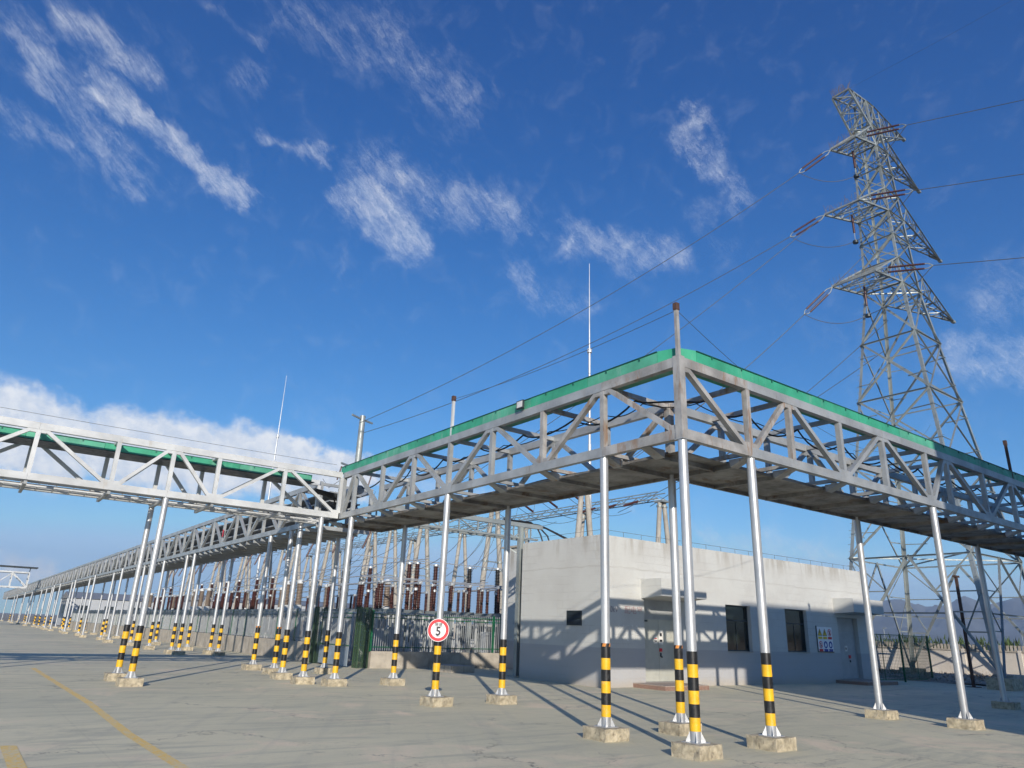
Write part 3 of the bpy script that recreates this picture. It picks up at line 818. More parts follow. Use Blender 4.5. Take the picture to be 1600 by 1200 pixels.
def footing_mesh(sx, sy, h, seed):
    rnd = random.Random(seed); n = 5; mb = MB(); vs = []; idx = {}
    # rough block: displaced grid box
    def pt(x, y, z):
        k = (round(x, 4), round(y, 4), round(z, 4))
        if k not in idx:
            idx[k] = len(vs); j = .012
            vs.append((x + rnd.uniform(-j, j), y + rnd.uniform(-j, j), z + (rnd.uniform(-j, j) * .6 if z > 0 else 0)))
        return idx[k]
    fs = []
    X = [-sx / 2 + sx * i / n for i in range(n + 1)]; Y = [-sy / 2 + sy * i / n for i in range(n + 1)]; Z = [-.02, h * .5, h]
    for i in range(n):
        for j in range(n): fs.append((pt(X[i], Y[j], h), pt(X[i + 1], Y[j], h), pt(X[i + 1], Y[j + 1], h), pt(X[i], Y[j + 1], h)))
        for k in range(2):
            fs.append((pt(X[i], Y[0], Z[k]), pt(X[i + 1], Y[0], Z[k]), pt(X[i + 1], Y[0], Z[k + 1]), pt(X[i], Y[0], Z[k + 1])))
            fs.append((pt(X[i + 1], Y[-1], Z[k]), pt(X[i], Y[-1], Z[k]), pt(X[i], Y[-1], Z[k + 1]), pt(X[i + 1], Y[-1], Z[k + 1])))
            fs.append((pt(X[0], Y[i + 1], Z[k]), pt(X[0], Y[i], Z[k]), pt(X[0], Y[i], Z[k + 1]), pt(X[0], Y[i + 1], Z[k + 1])))
            fs.append((pt(X[-1], Y[i], Z[k]), pt(X[-1], Y[i + 1], Z[k]), pt(X[-1], Y[i + 1], Z[k + 1]), pt(X[-1], Y[i], Z[k + 1])))
    mb.add(vs, fs); return mb.mesh()


FOOT = [footing_mesh(.60 + .015 * (i % 3), .56 + .02 * (i % 2), .205, 10 + i) for i in range(5)]
pcount = 0


def place_post(x, y, striped, label, group, tape=False, footing=True, name='support_post'):
    global pcount
    root = thing(name, label, 'post', (x, y, 0), group)
    root.rotation_euler = (R(random.uniform(-.22, .22)), R(random.uniform(-.22, .22)), R(random.uniform(-3, 3)))
    for nm, me, mt in post_meshes(striped, tape, .2): link(nm, me, mt, root)
    if footing:
        f_ = link('concrete_footing', FOOT[pcount % 5], M['footing'], root)
        f_.rotation_euler = (0, 0, R(random.uniform(-4, 4) + 90 * (pcount % 4))); f_.location = (random.uniform(-.04, .04), random.uniform(-.04, .04), 0)
    pcount += 1
    return root


GN = 'posts carrying the cable bridges'
near = [
 (0, 0, 1, 'striped silver post under the front corner of the bridge, nearest and thickest', False),
 (0, 2.04, 1, 'striped post with orange tape on top of its bands, alone left of the building doorway', True),
 (W, W, 1, 'striped post with orange tape standing just behind the front corner post', True),
 (2.04, 0, 1, 'striped post right of the corner post, in front of the first window', False),
 (0, 8.06, 1, 'striped post carrying the round speed limit sign', False),
 (W, 8.06, 1, 'striped post beside the left wall end of the white building', False),
 (0, 14.07, 1, 'striped post just right of the junction with the crossing bridge', False),
 (W, 14.07, 1, 'striped post between the mesh gate pillar and the speed limit sign', False),
 (-.65, 15.0, 1, 'striped post under the front side of the crossing bridge at the junction', False),
 (-.6, 17.0, 1, 'striped post under the rear side of the crossing bridge at the junction', False),
 (-5.6, 15.0, 1, 'front one of the leaning-looking pair of striped posts alone at left in the yard', False),
 (-5.6, 17.0, 1, 'rear one of the pair of striped posts alone at left in the yard', False),
 (W, 19.7, 1, 'thin striped post seen before the blue-grey gate sheet', False),
 (0, 19.5, 1, 'second striped post left of the junction under the long bridge', True),
 (0, 21.9, 1, 'third striped post left of the junction under the long bridge', True),
 (9.75, 0, 0, 'plain silver post without bands in front of the second canopy, nearer one with pale footing', False),
 (9.75, W, 0, 'plain silver post without bands left of the far door, behind its partner', False),
 (17.6, W, 0, 'dark shaded post without bands near the right edge', False),
 (17.6, 0, 0, 'plain post at the right end of the bridge', False),
 (-13.3, 15.0, 1, 'striped post of the crossing bridge beyond the left edge, front side', False),
 (-13.3, 17.0, 1, 'striped post of the crossing bridge beyond the left edge, rear side', False),
 (-21.25, 15.0, 1, 'striped post at the far left end of the crossing bridge, front side', False),
 (-21.25, 17.0, 1, 'striped post at the far left end of the crossing bridge, rear side', False)]
for x, y, s, lab, tp in near: place_post(x, y, bool(s), lab, GN, tp)
ORD = ['first', 'second', 'third', 'fourth', 'fifth', 'sixth', 'seventh', 'eighth', 'ninth', 'tenth', 'eleventh', 'twelfth', 'thirteenth', 'fourteenth', 'fifteenth', 'sixteenth', 'seventeenth', 'eighteenth', 'nineteenth', 'twentieth', 'twenty-first', 'twenty-second']
fy = [34.0, 35.6, 41.3, 47.2, 52.8, 59.4, 66.0, 72.5, 79.0, 85.4, 92.3, 99, 106, 113, 120, 128, 136, 144, 152, 162, 178, 196]
fs_ = [1, 1, 1, 1, 0, 1, 0, 1, 0, 1, 0, 0, 1, 1, 1, 0, 1, 0, 1, 0, 1, 0]
for i, (y, s) in enumerate(zip(fy, fs_)):
    place_post(0 if s else -.45, y, bool(s), '%s %s post in the front row of the long receding bridge' % (ORD[i], 'striped or plain'.split(' or ')[0 if s else 1]), 'front row posts of the long bridge')
by = [34.1, 35.7, 40.7, 49.6, 58.5, 65.0, 71.6, 78, 84.9, 92, 98.7, 106, 113, 121, 130, 139, 148, 158, 170, 187, 205]
bs = [1, 1, 1, 1, 1, 0, 1, 0, 1, 0, 1, 1, 0, 1, 0, 1, 1, 0, 1, 0, 1]
for i, (y, s) in enumerate(zip(by, bs)):
    place_post(W, y, bool(s), '%s %s post in the rear row of the long receding bridge, nearer the fence' % (ORD[i], 'striped' if s else 'plain'), 'rear row posts of the long bridge')


# ------------------------------------------------------------------ text helper
def text_mesh(body, size, thick=.002, align='CENTER', bold=.008):
    cu = bpy.data.curves.new('t', 'FONT'); cu.body = body; cu.size = size; cu.align_x = align; cu.align_y = 'CENTER'; cu.extrude = thick
    cu.resolution_u = 3; cu.offset = size * bold
    ob = bpy.data.objects.new('t', cu); COL.objects.link(ob)
    bpy.context.view_layer.update()
    dg = bpy.context.evaluated_depsgraph_get()
    me = bpy.data.meshes.new_from_object(ob.evaluated_get(dg))
    bpy.data.objects.remove(ob); return me


def put_text(name, body, size, loc, nrm_az, mat, parent=None, sx=1., thick=.002, bold=.008):
    """text on a vertical face whose outward normal has azimuth nrm_az (degrees)"""
    me = text_mesh(body, size, thick, bold=bold)
    o = link(name, me, mat, parent)
    o.rotation_euler = (R(90), 0, R(nrm_az + 90))
    o.scale = (sx, 1, 1)
    o.location = Vector(loc) - (parent.location if parent else Vector((0, 0, 0)))
    return o


# speed limit sign on post (0, 8.06)
saz = 232.
sn = Vector((math.cos(R(saz)), math.sin(R(saz)), 0)); sr = Vector((-sn.y, sn.x, 0))
sc = Vector((0, 8.06, 1.75)) + sn * .115
SG = thing('speed_limit_sign', 'round red-rimmed speed limit sign reading 5, fixed to a striped post', 'sign', tuple(sc))


def disc(r0, r1, d0, d1, mat, name, n=48):
    mb = MB(); vs = []
    up = Vector((0, 0, 1))
    for rr, dd in ((r0, d1), (r1, d1), (r1, d0), (r0, d0)):
        for k in range(n):
            a = 2 * math.pi * k / n; vs.append(sc + sn * dd + rr * (math.cos(a) * sr + math.sin(a) * up))
    fs = []
    for q in range(3 if r0 == 0 else 4):
        for k in range(n): fs.append((q * n + k, q * n + (k + 1) % n, ((q + 1) % 4) * n + (k + 1) % n, ((q + 1) % 4) * n + k))
    mb.add(vs, fs); return mb.build(name, mat, SG)


disc(.0001, .275, 0, .006, M['signwhite'], 'sign_plate')
disc(.19, .262, .0065, .009, M['red'], 'red_ring')
put_text('numeral', '5', .28, tuple(sc + sn * .009 + Vector((0, 0, -.035))), saz, M['ink'], SG, bold=.028)
put_text('caption', '限速', .10, tuple(sc + sn * .009 + Vector((0, 0, .124))), saz, M['ink'], SG, bold=.015)
put_text('caption', 'KM/H', .045, tuple(sc + sn * .009 + Vector((0, 0, -.142))), saz, M['ink'], SG)
for z in (-.12, .12):
    MB().bar(sc - sn * .03 - sr * .08 + Vector((0, 0, z)), sc - sn * .03 + sr * .08 + Vector((0, 0, z)), .02, .03).build('clamp', M['galv'], SG)

# ------------------------------------------------------------------ the white switchgear building
BX0, BX1, BY0, BY1, BH = 9.1, 27.85, 11.6, 16.5, 5.38
BD = thing('switchgear_building', 'white single-storey rendered building with grey base band, two dark windows and two canopied doors', 'building', (BX0, BY0, 0))


def wall_with_holes(x0, x1, y, z0, z1, holes, th, name):
    """front wall in plane y, thickness th, with rectangular openings"""
    xs = sorted({x0, x1, *[h[0] for h in holes], *[h[1] for h in holes]})
    mb = MB(); zs = sorted({z0, z1, *[h[2] for h in holes], *[h[3] for h in holes]})
    def inside(xa, za): return any(h[0] < xa < h[1] and h[2] < za < h[3] for h in holes)
    for f_, yy_ in ((0, y), (1, y + th)):
        for xa, xb in zip(xs, xs[1:]):
            for za, zb in zip(zs, zs[1:]):
                if inside((xa + xb) / 2, (za + zb) / 2): continue
                v = [(xa, yy_, za), (xb, yy_, za), (xb, yy_, zb), (xa, yy_, zb)]
                mb.add(v, [(0, 1, 2, 3) if f_ == 0 else (3, 2, 1, 0)])
    for (a, b, c, d) in holes:
        mb.add([(a, y, c), (b, y, c), (b, y + th, c), (a, y + th, c)], [(0, 1, 2, 3)])
        mb.add([(a, y, d), (b, y, d), (b, y + th, d), (a, y + th, d)], [(3, 2, 1, 0)])
        mb.add([(a, y, c), (a, y + th, c), (a, y + th, d), (a, y, d)], [(0, 1, 2, 3)])
        mb.add([(b, y, c), (b, y + th, c), (b, y + th, d), (b, y, d)], [(3, 2, 1, 0)])
    mb.add([(x0, y, z1), (x1, y, z1), (x1, y + th, z1), (x0, y + th, z1)], [(0, 1, 2, 3)])
    return mb.build(name, M['wall'], BD)


H = [(16.28, 18.0, 1.32, 3.18), (20.60, 22.35, 1.34, 3.2), (11.30, 13.26, .16, 3.14), (24.98, 26.85, .16, 3.0)]
wall_with_holes(BX0, BX1, BY0, -.02, BH, H, .32, 'front_wall')
mb = MB()
mb.add([(BX0, BY0, -.02), (BX0, BY1, -.02), (BX0, BY1, BH), (BX0, BY0, BH)], [(0, 1, 2, 3)])
mb.add([(BX1, BY0, -.02), (BX1, BY1, -.02), (BX1, BY1, BH), (BX1, BY0, BH)], [(3, 2, 1, 0)])
mb.add([(BX0, BY1, -.02), (BX1, BY1, -.02), (BX1, BY1, BH), (BX0, BY1, BH)], [(3, 2, 1, 0)])
mb.add([(BX0 + .3, BY0 + .32, BH - .25), (BX1 - .3, BY0 + .32, BH - .25), (BX1 - .3, BY1 - .3, BH - .25), (BX0 + .3, BY1 - .3, BH - .25)], [(0, 1, 2, 3)])
mb.add([(BX0, BY0 + .32, BH), (BX0 + .3, BY0 + .32, BH), (BX0 + .3, BY1, BH), (BX0, BY1, BH)], [(0, 1, 2, 3)])
mb.add([(BX1 - .3, BY0 + .32, BH), (BX1, BY0 + .32, BH), (BX1, BY1, BH), (BX1 - .3, BY1, BH)], [(0, 1, 2, 3)])
mb.add([(BX0 + .3, BY1 - .3, BH), (BX1 - .3, BY1 - .3, BH), (BX1 - .3, BY1, BH), (BX0 + .3, BY1, BH)], [(0, 1, 2, 3)])
mb.build('side_walls', M['wall'], BD)
MB().box(BX0 + .4, BX1 - .4, BY0 + .75, BY1 - .4, .0, .02).build('inner_floor', M['dark'], BD)
for (a, b, c, d) in H[:2]:
    y = BY0 + .17
    w = MB(); e = .05
    w.box(a, a + e, y, y + .05, c, d); w.box(b - e, b, y, y + .05, c, d); w.box(a + e, b - e, y, y + .05, c, c + e); w.box(a + e, b - e, y, y + .05, d - e, d)
    zt = c + (d - c) * .66; w.box(a + e, b - e, y, y + .05, zt - .02, zt + .03)
    fr = w.build('window', M['frame'], BD)
    xm = a + (b - a) * .5
    for (p0, p1, q0, q1) in ((a + e, xm, c + e, zt - .02), (xm + .03, b - e, c + e, zt - .02), (a + e, b - e, zt + .03, d - e)):
        MB().box(p0 + .001, p1 - .001, y + .02, y + .026, q0 + .001, q1 - .001).build('pane', M['glass'], fr)
    MB().box(xm, xm + .03, y + .004, y + .046, c + e, zt - .021).build('mullion', M['frame'], fr)
    MB().box(b - .32, b - .1, y + .12, y + .14, c + .1, d - .1).build('curtain', M['blind'], fr)
    MB().box(a + .12, a + .3, y + .12, y + .14, c + .9, d - .1).build('curtain', M['blind'], fr)
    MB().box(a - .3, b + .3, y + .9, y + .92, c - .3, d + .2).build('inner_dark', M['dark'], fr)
    MB().box(a - .002, b + .002, BY0 - .03, BY0 + .168, c - .035, c - .003).build('sill', M['conc'], fr)

# doors: leaves, frame and transom panel
def door(a, b, ztop, zrec, mt, leaves, y):
    d = MB().box(a, b, y, y + .04, ztop + .06, zrec)
    tr = d.build('transom_panel', M['doorg'], BD)
    fr = MB(); fr.box(a, a + .07, y - .02, y + .04, .16, ztop); fr.box(b - .07, b, y - .02, y + .04, .16, ztop); fr.box(a, b, y - .02, y + .04, ztop, ztop + .058)
    f_ = fr.build('door_frame', M['doorg'], BD)
    w = (b - a - .14) / leaves
    dv = []
    for k in range(leaves):
        x0 = a + .07 + k * w
        lf = MB().box(x0 + .006, x0 + w - .006, y - .008, y + .03, .17, ztop - .005)
        dv.append(lf.build('door', mt, BD))
    return dv


d1 = door(11.30, 13.26, 2.42, 3.14, M['door'], 2, BY0 + .2)
yl = BY0 + .2 - .008
MB().box(12.28, 12.52, yl - .006, yl - .001, 1.50, 2.02).build('notice', M['paper'], d1[1])
MB().box(12.34, 12.46, yl - .009, yl - .0065, 1.80, 1.92).build('notice_print', M['ink'], d1[1])
MB().box(12.32, 12.48, yl - .009, yl - .0065, 1.60, 1.68).build('notice_print', M['ink'], d1[1])
MB().box(12.00, 12.20, yl - .006, yl - .001, 1.52, 1.80).build('notice', M['paper'], d1[0])
MB().box(12.03, 12.17, yl - .009, yl - .0065, 1.60, 1.65).build('notice_print', M['ink'], d1[0])
MB().box(12.03, 12.17, yl - .009, yl - .0065, 1.70, 1.73).build('notice_print', M['red'], d1[0])
MB().box(12.30, 12.44, yl - .03, yl - .001, 1.24, 1.36).build('lock_box', M['red'], d1[1])
MB().box(12.34, 12.37, yl - .05, yl - .001, 1.05, 1.20).build('handle', M['frame'], d1[1])
MB().box(12.40, 12.43, yl - .04, yl - .001, 1.02, 1.08).build('lock', M['frame'], d1[1])
MB().box(11.42, 11.62, yl - .05, yl - .001, 2.32, 2.38).build('door_closer', M['frame'], d1[0])
d2 = door(25.05, 26.78, 2.36, 3.0, M['doorg'], 1, BY0 + .2)
MB().box(25.75, 25.98, yl - .006, yl - .001, 1.42, 1.68).build('notice', M['paper'], d2[0])
MB().box(25.80, 25.90, yl - .009, yl - .0065, 1.5, 1.6).build('notice_print', M['ink'], d2[0])
MB().box(26.02, 26.2, yl - .03, yl - .001, 1.1, 1.25).build('lock_box', M['red'], d2[0])
MB().box(26.08, 26.12, yl - .05, yl - .001, .92, 1.02).build('handle', M['frame'], d2[0])
# canopies
for a, b in ((11.15, 13.76), (24.75, 27.6)):
    mb = MB(); y0, y1 = BY0 - 1.05, BY0 + .02
    vs = [(a, y0, 3.24), (b, y0, 3.24), (b, y1, 3.16), (a, y1, 3.16), (a, y0, 3.88), (b, y0, 3.88), (b, y1, 3.88), (a, y1, 3.88)]
    mb.add(vs, [(3, 2, 1, 0), (4, 5, 6, 7), (0, 1, 5, 4), (2, 3, 7, 6), (0, 4, 7, 3), (1, 2, 6, 5)])
    mb.build('canopy', M['wall'], BD)
# steps
for a, b in ((10.62, 13.0), (24.3, 27.1)):
    s_ = MB().box(a, b, 10.05, BY0 - .002, -.01, .13).build('step', M['granite'], BD)
    for k in range(int((b - a) / .6) + 1):
        x0 = a + .6 * k; x1 = min(x0 + .595, b)
        if x1 - x0 < .1: continue
        for j in range(3):
            y0 = 10.05 + .515 * j
            MB().box(x0, x1 - .002, y0, min(y0 + .51, BY0 - .004), .1305, .155).build('paving_slab', M['steptop'], s_)
# louvre on the left wall
lv = MB(); x = BX0
fr = MB(); fr.box(x - .03, x + .005, 12.72, 13.56, 2.58, 2.62); fr.box(x - .03, x + .005, 12.72, 13.56, 2.08, 2.12); fr.box(x - .03, x + .005, 12.72, 12.76, 2.12, 2.58); fr.box(x - .03, x + .005, 13.52, 13.56, 2.12, 2.58)
fv = fr.build('vent', M['frame'], BD)
MB().box(x - .006, x - .001, 12.76, 13.52, 2.12, 2.58).build('vent_back', M['dark'], fv)
for k in range(9):
    z = 2.14 + .05 * k
    MB().add([(x - .028, 12.761, z), (x - .028, 13.519, z), (x - .007, 13.519, z + .035), (x - .007, 12.761, z + .035), (x - .028, 12.761, z + .004), (x - .028, 13.519, z + .004), (x - .007, 13.519, z + .039), (x - .007, 12.761, z + .039)],
             [(3, 2, 1, 0), (4, 5, 6, 7), (0, 1, 5, 4), (1, 2, 6, 5), (2, 3, 7, 6), (3, 0, 4, 7)]).build('louvre_slat', M['frame'], fv)
# faded lettering
put_text('lettering', '10kV', .30, (9.62, BY0 - .004, 2.68), 270, M['faded'], BD, sx=.9)
put_text('lettering', '配电室', .30, (10.72, BY0 - .004, 2.68), 270, M['letter_red'], BD, sx=1.1)
# left-over bolt anchors beneath the lettering
for k in range(5):
    MB().box(9.9 + .24 * k, 9.93 + .24 * k, BY0 - .02, BY0 - .001, 2.12, 2.15).build('anchor_stub', M['signwhite'], BD)
for k in range(7):
    xx, zz = 10.2 + .17 * k, (1.72, 1.6, 1.75, 1.66, 1.82, 1.6, 1.72)[k]
    MB().box(xx, xx + .025, BY0 - .02, BY0 - .001, zz, zz + .025).build('anchor_stub', M['signwhite'], BD)
# thin lightning wire on the roof edge
rw = thing('roof_earthing_wire', 'thin earthing wire on short stubs along the white building roof edge', 'wire', (BX0, BY0 + .15, BH))
MB().tube([(BX0 + .2, BY1, BH + .22), (BX0 + .2, BY0 + .15, BH + .22), (BX1 - .2, BY0 + .15, BH + .22)], .008, 5).build('wire', M['wire'], rw)
for k in range(19): MB().tube([(BX0 + .3 + k, BY0 + .15, BH), (BX0 + .3 + k, BY0 + .15, BH + .22)], .008, 5).build('wire_stub', M['wire'], rw)

# safety board
SB = thing('safety_board', 'white safety notice board with six pictograms on the wall left of the far door', 'sign', (23.68, BY0 - .03, 1.95))
MB().box(23.03, 24.34, BY0 - .035, BY0 - .015, 1.40, 2.50).build('board', M['signwhite'], SB)
MB().box(23.0, 23.028, BY0 - .045, BY0 - .013, 1.36, 2.54).build('board_rim', M['frame'], SB)
MB().box(23.029, 24.36, BY0 - .045, BY0 - .013, 1.36, 1.398).build('board_rim', M['frame'], SB)
yb = BY0 - .0365
def flatpoly(pts, z_off, mat, name):
    mb = MB(); n = len(pts)
    mb.add([(x, yb - z_off, z) for x, z in pts] + [(x, yb - z_off + .001, z) for x, z in pts], [tuple(range(n)), tuple(range(2 * n - 1, n - 1, -1))] + [(i, n + i, n + (i + 1) % n, (i + 1) % n) for i in range(n)])
    return mb.build(name, mat, SB)
def circ(cx_, cz_, r, n=24): return [(cx_ + r * math.cos(2 * math.pi * k / n), cz_ + r * math.sin(2 * math.pi * k / n)) for k in range(n)]
for i in range(3):
    for j in range(2):
        cx_ = 23.27 + .42 * i; cz_ = 2.25 - .55 * j
        if j == 0 and i < 2:
            flatpoly([(cx_ - .19, cz_ - .15), (cx_ + .19, cz_ - .15), (cx_, cz_ + .18)], .001, M['ink'], 'warning_triangle')
            flatpoly([(cx_ - .155, cz_ - .13), (cx_ + .155, cz_ - .13), (cx_, cz_ + .14)], .0025, M['warn'], 'warning_triangle_face')
            flatpoly([(cx_ - .03, cz_ + .07), (cx_ + .03, cz_ + .05), (cx_ + .0, cz_ + .0), (cx_ + .045, cz_ - .01), (cx_ - .02, cz_ - .11), (cx_ - .01, cz_ - .03), (cx_ - .05, cz_ - .01)], .004, M['ink'], 'pictogram')
            flatpoly([(cx_ - .17, cz_ - .30), (cx_ + .17, cz_ - .30), (cx_ + .17, cz_ - .19), (cx_ - .17, cz_ - .19)], .001, M['warn'], 'caption_bar')
        elif (j == 0) or i == 0:
            flatpoly(circ(cx_, cz_, .16), .001, M['red'], 'prohibition_ring'); flatpoly(circ(cx_, cz_, .125), .0025, M['signwhite'], 'prohibition_face')
            flatpoly([(cx_ - .05, cz_ - .1), (cx_ + .02, cz_ - .1), (cx_ + .05, cz_ + .03), (cx_ + .02, cz_ + .09), (cx_ - .05, cz_ + .05)], .004, M['ink'], 'pictogram')
            flatpoly([(cx_ - .10, cz_ + .07), (cx_ - .07, cz_ + .10), (cx_ + .10, cz_ - .07), (cx_ + .07, cz_ - .10)], .0055, M['red'], 'prohibition_slash')
            flatpoly([(cx_ - .17, cz_ - .30), (cx_ + .17, cz_ - .30), (cx_ + .17, cz_ - .19), (cx_ - .17, cz_ - .19)], .001, M['red'], 'caption_bar')
        else:
            flatpoly(circ(cx_, cz_, .16), .001, M['blue'], 'mandatory_disc')
            flatpoly([(cx_ - .07, cz_ - .09), (cx_ + .05, cz_ - .09), (cx_ + .08, cz_), (cx_ + .0, cz_ + .1), (cx_ - .07, cz_ + .04)], .0025, M['signwhite'], 'pictogram')
            flatpoly([(cx_ - .17, cz_ - .30), (cx_ + .17, cz_ - .30), (cx_ + .17, cz_ - .19), (cx_ - .17, cz_ - .19)], .001, M['blue'], 'caption_bar')

# lower annex behind
AX = thing('annex_building', 'pale rendered annex wall seen in the gap left of the white building', 'building', (13, 16.6, 0))
MB().box(13, 24, 16.52, 23.2, -.02, 5.95).build('wall', M['wall'], AX)
MB().box(12.9, 24.1, 16.55, 23.3, 5.952, 6.05).build('roof', M['conc'], AX)

# cable rack from the bridge to the building with its column
CR = thing('cable_rack', 'galvanised lattice cable rack carried by a steel column against the white building corner', 'cable rack', (9.3, 17.0, 0))
MB().box(2.1, 10.55, 16.93, 17.07, 6.16, 6.34).build('top_beam', M['galv'], CR)
MB().box(2.1, 10.3, 16.95, 17.05, 5.64, 5.72).build('bottom_angle', M['galv'], CR)
MB().box(2.1, 10.3, 17.55, 17.63, 5.64, 5.72).build('bottom_angle', M['galv'], CR)
for k in range(9):
    x0 = 2.3 + k * .95
    MB().bar((x0, 17.0, 5.72), (x0, 17.0, 6.16), .05, .05).build('rack_strut', M['galv'], CR)
    if k < 8: MB().bar((x0 + .05, 17.0, 5.72 if k % 2 else 6.16), (x0 + .9, 17.0, 6.16 if k % 2 else 5.72), .045, .045).build('rack_diagonal', M['galv'], CR)
    MB().bar((x0, 17.05, 5.68), (x0, 17.55, 5.68), .04, .04).build('rack_rung', M['galv'], CR)
cl = MB(); cl.box(9.2, 9.215, 16.85, 17.05, 0.06, 6.16); cl.box(9.405, 9.42, 16.85, 17.05, .06, 6.16); cl.box(9.215, 9.405, 16.945, 16.957, .06, 6.16)
cl.build('column', M['galv'], CR); MB().box(9.05, 9.57, 16.7, 17.2, -.01, .06).build('base_plate', M['conc'], CR)
MB().bar((9.3, 17.1, 5.0), (8.9, 17.5, 5.35), .05, .05).build('stay', M['galv'], CR)
for k, (dx, dz) in enumerate(((0, 0), (.25, .05), (.9, .1), (1.0, .04))):
    x0 = 9.9 + dx * .6
    MB().tube([(x0 - 1.5, 17.0 + .05 * k, 6.40), (x0, 17 + .05 * k, 6.42 - dz), (x0 + .35, 17, 6.25), (x0 + .5 + dx, 16.9, 5.9), (x0 + .6 + dx, 16.8, 5.45)], .035, 7).build('cable', M['cable'], CR)
# low equipment plinth at the fence end
o = MB().box(7.8, 9.0, 19.6, 21.2, -.01, .28).build('equipment_plinth', M['conc']); tag(o, 'low grey concrete plinth on the ground beside the steel column', 'plinth')

# ------------------------------------------------------------------ front fence, gate pillars, left fence
def fence(label, a, b, plinth, ztop, post_step, picket_step, cat='fence', limit=300, far=None):
    a = Vector((*a, 0)); b = Vector((*b, 0)); L = (b - a).length; d = (b - a) / L; nrm = Vector((-d.y, d.x, 0))
    root = thing('metal_fence', label, cat, tuple(a))
    k = 0; s = 0.; pl = 6.
    while s < L - .01:
        e = min(s + pl, L); MB().bar(a + d * (s + .004) + Vector((0, 0, plinth / 2 - .01)), a + d * (e - .004) + Vector((0, 0, plinth / 2 - .01)), .26, plinth + .02).build('plinth', M['conc'], root); s = e
    for z in (plinth + .18, ztop - .28, ztop - .12):
        s = 0.
        while s < L - .01:
            e = min(s + post_step * 4, L); MB().bar(a + d * s + Vector((0, 0, z)), a + d * (e - .004) + Vector((0, 0, z)), .03, .035).build('rail', M['fgreen'], root); s = e
    n = int(L / post_step); me = None
    for i in range(n + 1):
        p = a + d * min(i * post_step, L)
        if me is None: me = MB().box(-.045, .045, -.045, .045, plinth - .01, ztop + .04).mesh()
        o_ = link('fence_post', me, M['fgreen'], root, tuple(p - a)); o_.rotation_euler = (0, 0, math.atan2(d.y, d.x))
    me = MB().box(-.011, .011, -.009, .009, plinth + .03, ztop).mesh()
    n = int(L / picket_step); rest = MB()
    for i in range(n):
        p = a + d * (i + .5) * picket_step + nrm * .03
        if i < limit:
            o_ = link('picket', me, M['fwhite'], root, tuple(p - a)); o_.rotation_euler = (0, 0, math.atan2(d.y, d.x))
        else: rest.bar(p + Vector((0, 0, plinth + .03)), p + Vector((0, 0, ztop)), .022, .022)
    if rest.v: rest.build('picket', M['fwhite'], root, kind='stuff')
    return root


fence('green railed picket fence on a concrete plinth behind the speed limit sign', (5.55, 23.0), (12.95, 23.0), .72, 2.45, 3.4, .115)
fence('long picket fence on a low concrete wall receding along the bridge at left', (4.75, 27.5), (4.75, 122.), .93, 2.5, 2.8, .12)


def mesh_pillar(x, y, label):
    rt = thing('gate_pillar', label, 'gate pillar', (x, y, 0)); w = .24; h = 2.6
    for sx in (-1, 1):
        for sy in (-1, 1):
            MB().box(x + sx * w - .02, x + sx * w + .02, y + sy * w - .02, y + sy * w + .02, 0, h).build('corner_post', M['mesh'], rt)
    for face in range(4):
        mb = MB()
        # expanded mesh: diagonal lattice of thin strips
        step = .10; n = int((2 * w + h) / step)
        for i in range(n):
            for sgn in (1, -1):
                z0 = -2 * w + i * step
                u0, u1 = 0., 2 * w; za, zb = z0, z0 + 2 * w
                if za < 0: u0 += -za; za = 0
                if zb > h: u1 -= zb - h; zb = h
                if u1 <= u0 + .02: continue
                if sgn < 0: u0, u1 = 2 * w - u0, 2 * w - u1
                def pt(u, z):
                    q = u - w
                    return [(x + q, y - w + .0, z), (x + q, y + w, z), (x - w, y + q, z), (x + w, y + q, z)][face]
                mb.bar(pt(u0, za), pt(u1, zb), .016, .012)
        mb.build('mesh_panel', M['mesh'], rt, kind='stuff')
    return rt


mesh_pillar(5.15, 23.1, 'dark green expanded-mesh gate pillar at the left end of the front fence')
mesh_pillar(4.75, 27.1, 'dark green expanded-mesh gate pillar half hidden behind a striped post')
GT = thing('sliding_gate', 'picket gate with blue-grey lower sheet between the two mesh pillars', 'gate', (4.75, 23.5, 0))
MB().box(4.70, 4.74, 23.5, 26.75, .05, .85).build('gate_sheet', M['gateblue'], GT)
for z in (.9, 2.1, 2.3): MB().box(4.71, 4.745, 23.5, 26.75, z, z + .04).build('rail', M['fgreen'], GT)
gm = MB().box(-.012, .012, -.01, .01, .85, 2.4).mesh()
for i in range(27): link('picket', gm, M['fwhite'], GT, (-.01, .06 + .12 * i, 0))

